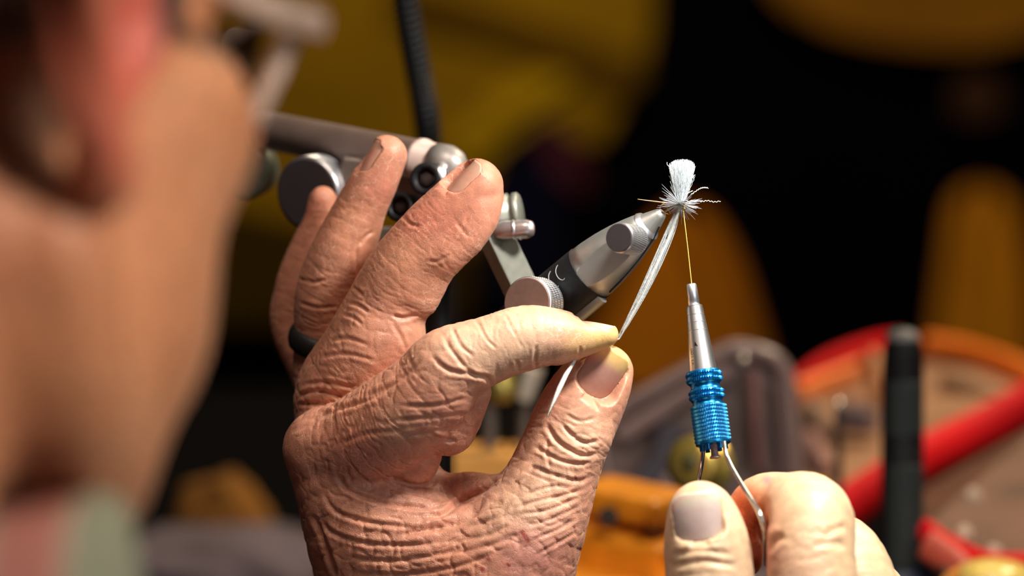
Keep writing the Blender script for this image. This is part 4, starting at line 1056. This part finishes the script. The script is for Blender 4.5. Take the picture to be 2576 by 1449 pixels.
# gooseneck lamp: base behind, neck across the picture, head above the fly
gn = empty('gooseneck_lamp', P(1120, 1900, 420), 'black gooseneck lamp whose ribbed neck rises behind the vise', 'lamp')
LH = Vector(LAMP)
npt = [(1190, 1420, 460), (1160, 1150, 380), (1112, 700, 260), (1078, 340, 210), (1052, 180, 200), (1020, 0, 190), (1010, -200, 180), (1080, -480, 140), (1350, -760, 60), (1900, -1000, -30)]
pp = [P(*p) for p in npt]; pp = [Vector((pp[0].x, pp[0].y, TZ + .02))] + pp + [LH + Vector((0, .01, .045))]
gp, _ = crom(pp, np.ones(len(pp)), 40)
mb = MB(); L_acc = 0; rad = []
for i in range(len(gp)): rad.append(.0043 + (.0005 if i % 4 < 2 else -.0004))
tube(mb, gp, rad, 18); mb.build('neck', mat('neck_black', (.007, .0075, .010), .5, .1), gn)
mb = MB(); lathe(mb, (pp[0].x, pp[0].y, TZ), (0, 0, 1), [(0, .05), (.004, .055), (.016, .05), (.024, .02)], 40); mb.build('lamp_base', BLACK, gn)
ld = (P(1760, 900, -10) - LH).normalized()
mb = MB(); lathe(mb, LH, -ld, [(-.006, .034), (-.006, .036), (.01, .034), (.028, .022), (.04, .010), (.05, .009)], 40)
mb.v = [v for v in mb.v]; shade = MB(); n = 40; a, u, w = frame(-ld); vs = []
for (t, r) in [(-.006, .034), (.01, .032), (.028, .021), (.04, .009), (.052, .009), (.052, .0105), (.042, .0105), (.03, .0235), (.01, .0345), (-.006, .0365)]:
    for k in range(n): vs.append(LH + a * t + (u * math.cos(2 * math.pi * k / n) + w * math.sin(2 * math.pi * k / n)) * r)
shade.add(vs, [(i * n + k, i * n + (k + 1) % n, (i + 1) * n + (k + 1) % n, (i + 1) * n + k) for i in range(9) for k in range(n)]); shade.build('lamp_shade', BLACK, gn)

WOOD = mat('orange_wood', (.78, .27, .012), .5, noise=(50, .25), coat=.2)
WOOD2 = mat('honey_wood', (.80, .38, .09), .5, noise=(50, .15))
HOLE = mat('hole_dark', (.02, .012, .006), .9)
CLEAR = mat('smoky_plastic', (.55, .42, .38), .3, noise=(30, .1), trans=.75, alpha=.75)
# drilled wooden tool rack
rk = empty('tool_rack', (onT(1620, 1500).x, onT(1620, 1500).y, TZ), 'orange wooden tool rack with round holes between the two hands', 'rack')
def rackbox(name, cpx, half, zlift, m, parent, yaw=-.72, bev=.003, zd=None):
    c = at_depth(*cpx); X = Vector((math.cos(yaw), math.sin(yaw), 0)); Y = Vector((-math.sin(yaw), math.cos(yaw), 0))
    mb = MB(); box(mb, c, half, (X, Y, Vector((0, 0, 1))), bev); return mb.build(name, m, parent), c, X, Y
o1, c1_, X1, Y1 = rackbox('rack_shelf', (1590, 1262, 1240), (.021, .012, .0055), 0, WOOD, rk)
o2, c2_, X2, Y2 = rackbox('rack_body', (1580, 1395, 1235), (.024, .012, .0085), 0, WOOD, rk)
o3, c3_, X3, Y3 = rackbox('rack_foot', (1560, 1500, 1225), (.035, .018, .008), 0, WOOD, rk)
mb = MB(); box(mb, (c2_.x, c2_.y + .012, (c1_.z + TZ) / 2), (.018, .003, (c1_.z - TZ) / 2), None, .001); mb.build('rack_back', WOOD, rk)
for (x, y) in [(1530, 1300), (1648, 1322)]:
    mb = MB(); lathe(mb, at_depth(x, y, 1222), D(0, .25, -1), [(0, .0036), (.001, .0036), (.0012, .003)], 24); mb.build('hole', HOLE, rk)
# honey coloured block with upright rods
bk = empty('wooden_block', (at_depth(1240, 1180, 1280).x, at_depth(1240, 1180, 1280).y, TZ), 'honey wooden block seen through the gap under the pinching fingers', 'block')
cb = at_depth(1245, 1170, 1280)
mb = MB(); box(mb, cb, (.0155, .012, .0062), None, .001); mb.build('block_top', WOOD2, bk)
mb = MB(); box(mb, (cb.x, cb.y + .004, (cb.z + TZ) / 2 - .003), (.012, .008, (cb.z - TZ) / 2 - .003), None, .001); mb.build('block_stand', DARK, bk)
for (x, y0, y1, r, m, lb) in [(1232, 1000, 1140, .0026, 'tool_rod_grey', 'slim grey tool handle standing in the honey wooden block, tapering up behind the fingers'), (1318, 985, 1140, .0022, 'tool_rod_grey', 'slim grey tool handle standing in the honey wooden block, beside the thumb edge')]:
    mb = MB(); t_, b2 = at_depth(x, y0, 1278), at_depth(x, y1, 1280); tube(mb, [b2, t_], r, 14); o = mb.build('tool_rod', mat(m, (.16, .13, .11), .5, .3)); tag(o, lb, 'tool')
mb = MB(); lathe(mb, at_depth(1262, 1010, 1276), (0, 0, 1), [(0, .002), (.001, .0055), (.006, .0062), (.010, .004), (.012, .002)], 24); tag(mb.build('brass_tool_head', mat('brass_olive', (.42, .33, .08), .35, .6)), 'small olive brass tool head seen below the index finger', 'tool')
mb = MB(); tube(mb, [at_depth(1275, 1028, 1276), at_depth(1278, 1138, 1279)], .0009, 8); tag(mb.build('needle', DARK), 'thin dark needle under the olive brass head', 'needle')
mb = MB(); tube(mb, [at_depth(1340, 925, 1270), at_depth(1318, 1005, 1272)], [.004, .0028], 12); tag(mb.build('pale_handle', mat('pale_handle', (.62, .55, .45), .5)), 'pale blurred tool handle behind the thumb and index tips', 'tool')

# smoky plastic box with rounded top
def rounded_panel(mb, pts, thick, direction):
    n = len(pts); vs = [Vector(p) for p in pts] + [Vector(p) + Vector(direction) * thick for p in pts]
    mb.add(vs, [tuple(range(n)), tuple(range(2 * n - 1, n - 1, -1))] + [(k, (k + 1) % n, n + (k + 1) % n, n + k) for k in range(n)], False)
def arc_poly(corners, rr, seg=6):
    out = []; n = len(corners)
    for i in range(n):
        p = np.array(corners[i], float); a = np.array(corners[i - 1], float) - p; b = np.array(corners[(i + 1) % n], float) - p
        r = rr[i]; a = p + a / np.linalg.norm(a) * r; b = p + b / np.linalg.norm(b) * r
        for k in range(seg + 1):
            t = k / seg; out.append((1 - t) ** 2 * a + 2 * t * (1 - t) * p + t * t * b)
    return out
pb = empty('plastic_case', (at_depth(1760, 1200, 1330).x, at_depth(1760, 1200, 1330).y, TZ), 'smoky clear plastic case with rounded corners standing behind the bobbin', 'case')
cor = [(1545, 1330), (1500, 1075), (1590, 1010), (1850, 868), (1975, 905), (2010, 1250), (1990, 1450), (1560, 1500)]
poly = arc_poly(cor, [10, 40, 40, 50, 60, 60, 20, 20])
mb = MB(); rounded_panel(mb, [at_depth(x, y, 1335) for x, y in poly], .003, (0, 1, 0)); mb.build('lid', mat('lid_brown', (.20, .135, .125), .4, noise=(14, .25), coat=.5), pb)
mb = MB(); tube(mb, [at_depth(x, y, 1330) for x, y in poly + poly[:1]], .0035, 10, False); mb.build('rim', mat('case_rim', (.27, .18, .16), .3, coat=.6), pb)
for (pl, w, col) in [([(1560, 1100), (1700, 1010), (1840, 930)], .0035, (.30, .20, .18)), ([(1600, 1260), (1680, 1160), (1700, 1080)], .008, (.07, .06, .075)), ([(1890, 930), (1900, 1060), (1915, 1180)], .006, (.30, .14, .13)), ([(1960, 960), (1970, 1080), (1975, 1200)], .005, (.22, .15, .15)), ([(1560, 1240), (1640, 1225), (1720, 1190)], .006, (.33, .23, .22))]:
    mb = MB(); tube(mb, [at_depth(x, y, 1326) for x, y in pl], w, 10, flat=.4); mb.build('fold', mat('fold%d' % int(col[0] * 100 + w * 10000), col, .5), pb)
mb = MB(); tube(mb, [at_depth(1560, 1490, 1335), at_depth(1560, 1490, 1335) * 1], .001, 6)
mb = MB(); b0 = at_depth(1760, 1400, 1335); box(mb, (b0.x, b0.y + .02, (b0.z + TZ) / 2), (.030, .012, max(.004, (b0.z - TZ) / 2)), None, .002); mb.build('case_base', mat('lid_brown', (0, 0, 0)), pb)
# glittering pins
def pin(x, y0, y1, z, lb, rod=(.05, .035, .03)):
    e = empty('hat_pin', at_depth(x, y1, z), lb, 'pin')
    mb = MB(); lathe(mb, at_depth(x, y0, z) + Vector((0, 0, -.002)), (0, 0, 1), [(0, .0003), (.0006, .0013), (.002, .0020), (.0034, .0013), (.004, .0003)], 16); mb.build('head', mat('pin_head', (.95, .85, .75), .12, .8), e)
    mb = MB(); tube(mb, [at_depth(x, y0 + 10, z), at_depth(x - 4, y1, z)], .0016, 10); mb.build('shank', mat('pin_shank', rod, .5), e)
pin(1870, 905, 1190, 1290, 'dark pin with a round shiny head in front of the smoky case')
pin(2110, 1020, 1500, 1290, 'dark pin with a round shiny head rising above the bright knuckles')
# gold thread spool behind the bobbin
sp_ = empty('gold_spool', at_depth(1742, 1230, 1180), 'gold thread spool blurred behind the wires of the bobbin', 'spool')
GOLD = mat('gold_thread', (.62, .44, .10), .3, .7, noise=(900, .3))
ca2 = at_depth(1736, 1165, 1180)
mb = MB(); lathe(mb, ca2, D(-.55, .1, -.83), [(-.014, .0095), (-.012, .0100), (-.011, .0075), (-.003, .0075), (-.002, .0100), (0, .0095), (.0002, .003)], 40); mb.build('spool_body', GOLD, sp_)
mb = MB(); lathe(mb, ca2 + D(-.55, .1, -.83) * .0003, D(-.55, .1, -.83), [(0, .0032), (.0004, .0030), (.0004, .0001)], 20); mb.build('spool_hole', mat('olive_dark', (.08, .07, .02), .6), sp_)
mb = MB(); tube(mb, [at_depth(1760, 1200, 1186), at_depth(1765, 1460, 1190)], .003, 10); mb.build('spool_post', mat('olive_dark', (0, 0, 0)), sp_)
# black torch / marker
tc_ = empty('black_torch', at_depth(2270, 1450, 1240), 'black cylindrical torch with ribbed grip bands standing upright before the red tray', 'torch')
t0 = at_depth(2272, 862, 1240); t1 = at_depth(2268, 1430, 1240); tax = (t1 - t0).normalized(); TL = (t1 - t0).length
BK = mat('torch_black', (.004, .004, .005), .6, noise=(300, .2), spec=.2); BK2 = mat('torch_grip', (.030, .040, .038), .6, noise=(300, .2))
pr = [(-.0045, .0001), (-.0043, .003), (-.003, .0055), (0, .0066), (.002, .0072), (.008, .0076), (TL, .0080), (TL + .001, .010), (TL + .014, .0118), (TL + .09, .0118)]
mb = MB(); lathe(mb, t0, tax, pr, 40); mb.build('barrel', BK, tc_)
mb = MB(); lathe(mb, t0, tax, [(-.0052, .0001), (-.0050, .0030), (-.0034, .0054), (-.002, .0062), (.0005, .0064)], 36); mb.build('cap', mat('cap_grey', (.14, .13, .125), .5), tc_)
for (a_, b3, nr_) in [(.17, .41, 12), (.54, .98, 22)]:
    for i in range(nr_):
        t = TL * (a_ + (b3 - a_) * i / nr_); mb = MB(); a, u, w = frame(tax, D(0, 0, -1)); vs = []
        for (dt, r_) in ((0, .0074), (.0004, .0084), (.0011, .0084), (.0015, .0074)):
            for k in range(13):
                g = math.radians(-52 + 104 * k / 12 + 8); vs.append(t0 + tax * (t + dt) + (u * math.cos(g) - w * math.sin(g)) * r_)
        mb.add(vs, [(j * 13 + k, j * 13 + k + 1, (j + 1) * 13 + k + 1, (j + 1) * 13 + k) for j in range(3) for k in range(12)], False); mb.build('rib', BK2, tc_)
mb = MB(); lathe(mb, t0, tax, [(TL, .0090), (TL + .001, .0115), (TL + .02, .0125), (TL + .03, .0125)], 40); mb.build('blue_collar', mat('navy_collar', (.010, .018, .045), .5), tc_)

# red tray with its clutter
tr = empty('red_tray', onT(2350, 1150), 'bright red rimmed tray full of small materials behind the torch', 'tray')
REDP = mat('red_plastic', (.74, .003, .008), .65, noise=(20, .12), spec=.25); ORG = mat('orange_plastic', (.95, .22, .02), .45, noise=(20, .15))
def band(name, pl, w, m, parent, flat=.5):
    mb = MB(); p_, _ = crom([at_depth(x, y, z) for x, y, z in pl], np.ones(len(pl)), 5); tube(mb, p_, w, 12, flat=flat, hint=D(0, 1, 0)); return mb.build(name, m, parent)
band('front_rim', [(2060, 1330, 1330), (2180, 1245, 1340), (2330, 1150, 1360), (2480, 1075, 1385), (2640, 985, 1400)], .0090, REDP, tr)
band('back_rim', [(1985, 985, 1500), (2080, 915, 1520), (2200, 872, 1540), (2270, 862, 1560)], .0045, REDP, tr)
band('side_rim', [(2330, 885, 1560), (2440, 905, 1540), (2560, 945, 1500), (2640, 985, 1480)], .0085, ORG, tr)  # orange-lit stretch of the red rim, the light put into its colour
mb = MB(); rounded_panel(mb, [at_depth(x, y, z) for x, y, z in [(2000, 985, 1505), (2210, 890, 1545), (2640, 960, 1510), (2640, 1040, 1425), (2170, 1290, 1350), (2040, 1340, 1340)]], .004, (0, .2, -1)); mb.build('tray_floor', mat('tray_tan', (.33, .17, .09), .6, noise=(22, .35)), tr)
band('orange_strap', [(2010, 985, 1480), (2090, 955, 1490), (2170, 925, 1500)], .0045, ORG, tr)
for i, (pl, w, col, nm, lb) in enumerate([
    ([(2190, 900, 1480), (2215, 990, 1470)], .007, (.62, .28, .12), 'material_bag', 'small orange-tan material bag leaning behind the torch'),
    ([(2370, 960, 1480), (2440, 985, 1470), (2530, 1010, 1460)], .007, (.40, .24, .14), 'material_bag', 'brown material bag lying under the orange tray side'),
    ([(2120, 1050, 1440), (2200, 1060, 1430)], .007, (.20, .15, .16), 'material_bag', 'grey-mauve material bag between the second pin and the torch'),
    ([(2020, 1040, 1450), (2090, 1110, 1440)], .010, (.30, .17, .10), 'material_bag', 'brown material bag at the corner of the red tray'),
    ([(2030, 1130, 1420), (2080, 1210, 1400)], .010, (.30, .15, .13), 'material_bag', 'rosy brown material bag beside the smoky case')]):
    mb = MB(); tube(mb, [at_depth(*p) for p in pl], [w * .7] + [w] * (len(pl) - 2) + [w * .75] if len(pl) > 2 else [w, w * .8], 12, flat=.6); tag(mb.build(nm, mat('bag%d' % i, col, .6, noise=(60, .2))), lb, 'bag', 'material bags in the red tray')
# second tray in front, brown with red rim
t2 = empty('brown_tray', onT(2450, 1330), 'brown tray with a red edge holding clear beads in the lower corner', 'tray')
mb = MB(); rounded_panel(mb, [at_depth(x, y, z) for x, y, z in [(2320, 1230, 1330), (2640, 1050, 1340), (2640, 1470, 1200), (2400, 1470, 1200), (2310, 1340, 1240)]], .004, (0, .2, -1)); mb.build('tray_floor', mat('brown_floor', (.16, .075, .045), .6, noise=(30, .4)), t2)
band('red_edge', [(2320, 1330, 1235), (2400, 1385, 1225), (2500, 1420, 1215), (2640, 1420, 1215)], .0045, REDP, t2)
band('red_flap', [(2330, 1370, 1222), (2400, 1420, 1215), (2450, 1475, 1210)], .0060, mat('red_faded', (.62, .10, .06), .5), t2)
for (x, y, r, lb) in [(2445, 1255, .0045, 'clear bead highest in the brown tray'), (2425, 1345, .004, 'clear bead in the middle of the brown tray'), (2500, 1395, .0042, 'clear bead lowest in the brown tray'), (2470, 1290, .003, 'small clear bead beside the highest bead')]:
    mb = MB(); c_ = at_depth(x, y, 1228 if y > 1300 else 1270); lathe(mb, c_, D(0, .9, -.4), [(-r, .0003), (-r * .8, r * .6), (0, r), (r * .8, r * .6), (r, .0003)], 20); tag(mb.build('glass_bead', mat('bead_glass', (.75, .58, .42), .12, coat=1, trans=.3)), lb, 'bead', 'clear beads in the brown tray')
mb = MB(); lathe(mb, at_depth(2500, 1490, 1190), (0, 0, 1), [(0, .010), (.004, .013), (.009, .012), (.011, .006), (.0115, .0005)], 28); tag(mb.build('yellow_lid', mat('yellow_gold', (.85, .62, .15), .3, coat=.5)), 'shiny yellow lid peeping up at the lower edge by the brown tray', 'lid')
band('orange_edge', [(2380, 1475, 1195), (2430, 1440, 1195), (2520, 1445, 1195)], .003, WOOD, t2)

# folded mauve cloth at the far left, and an amber mound added as orange glow
for (x, y, w, h, col, nm, lb) in [(560, 1500, .060, .016, (.16, .125, .155), 'mauve_cloth', 'folded mauve-grey cloth on the table below the man\'s collar'), (560, 1400, .024, .024, (.30, .12, .015), 'amber_glow_mound', 'small amber mound added for a blurred orange glow, behind the mauve cloth')]:
    c_ = onT(x, y) + Vector((0, .02 if nm == 'mauve_cloth' else 0, 0)); bm = bmesh.new(); bmesh.ops.create_icosphere(bm, subdivisions=4, radius=1)
    for v in bm.verts:
        p_ = v.co.copy(); k_ = 1 + .10 * math.sin(p_.x * 7 + p_.y * 4) * math.cos(p_.y * 6); v.co = Vector((p_.x * w * k_, p_.y * w * .6 * k_, max(0, abs(p_.z) ** .7 * math.copysign(1, p_.z) * h * 1.6 * k_)))
    bm.verts.index_update(); mb = MB(); mb.add([c_ + v.co for v in bm.verts], [[v.index for v in f.verts] for f in bm.faces]); bm.free()
    o = mb.build(nm, mat(nm, col, .95, noise=(40, .2)), origin=c_); tag(o, lb, 'cloth')

# banner behind the stall: painted shapes on dark cloth
bn = empty('banner', (0, 2.95, .3), 'dark hanging banner with large ochre and orange shapes behind the stall', 'banner')
ZB = 2900
mb = MB(); box(mb, (0, 3.02, 1.0), (1.2, .008, .9), None, .003); mb.build('cloth', mat('banner_cloth', (.0015, .0012, .0025), 1.0, noise=(5, .3), spec=.02), bn)
def shape(name, poly, rr, col, dz=0, sc=1):
    m = mat(name + '_paint%d%d' % (int(col[0] * 1000), int(col[1] * 1000)), col, 1.0, noise=(5, .22), spec=.03)
    pl = arc_poly(poly, [rr] * len(poly) if not hasattr(rr, '__len__') else rr)
    vs = []
    for x, y in pl:
        d = W(C(x, y, 0)[None])[0] - CAM; t = (3.0 - dz * .004 - CAM[1]) / d[1]; vs.append(Vector(CAM + d * t))
    mb = MB(); rounded_panel(mb, vs, .003, (0, 1, 0)); return mb.build(name, m, bn)
OC = (.30, .165, .006)
shape('ochre_field', [(380, -260), (1640, -260), (1640, 120), (1500, 380), (1350, 270), (1230, 420), (1170, 700), (440, 760)], [60, 60, 90, 60, 40, 60, 60, 60], OC)
shape('bright_stroke', [(1110, 360), (1290, 200), (1430, 170), (1460, 260), (1300, 330), (1190, 440)], 60, (.55, .33, .008), 1)
shape('brown_stroke', [(1000, -60), (1380, 60), (1650, 160), (1560, 260), (1280, 130), (960, 40)], 60, (.13, .065, .004), 1)
shape('dark_stroke', [(430, 480), (760, 560), (1200, 620), (1180, 820), (400, 820)], 60, (.05, .028, .002), 1)
shape('purple_stroke', [(1330, 290), (1400, 300), (1500, 440), (1470, 500), (1380, 420)], 40, (.09, .02, .035), 1)
shape('navy_stroke', [(1340, 340), (1420, 480), (1400, 760), (1220, 760), (1230, 480)], 60, (.006, .006, .022), 2)
shape('orange_hump', [(1640, 560), (1760, 500), (1850, 640), (1930, 900), (1960, 1160), (1400, 1160), (1480, 860)], [80, 80, 80, 60, 40, 40, 80], (.58, .19, .010), 1)
shape('orange_column', [(2400, 470), (2540, 470), (2590, 700), (2600, 980), (2340, 980), (2370, 700)], 80, (.66, .25, .012), 1)
shape('brown_oval', [(1860, -200), (2720, -200), (2700, 60), (2440, 130), (2150, 100), (1950, 20)], 120, (.26, .11, .010), 1)
shape('faint_spot', [(2400, 190), (2520, 190), (2520, 300), (2400, 300)], 50, (.05, .022, .012), 1)
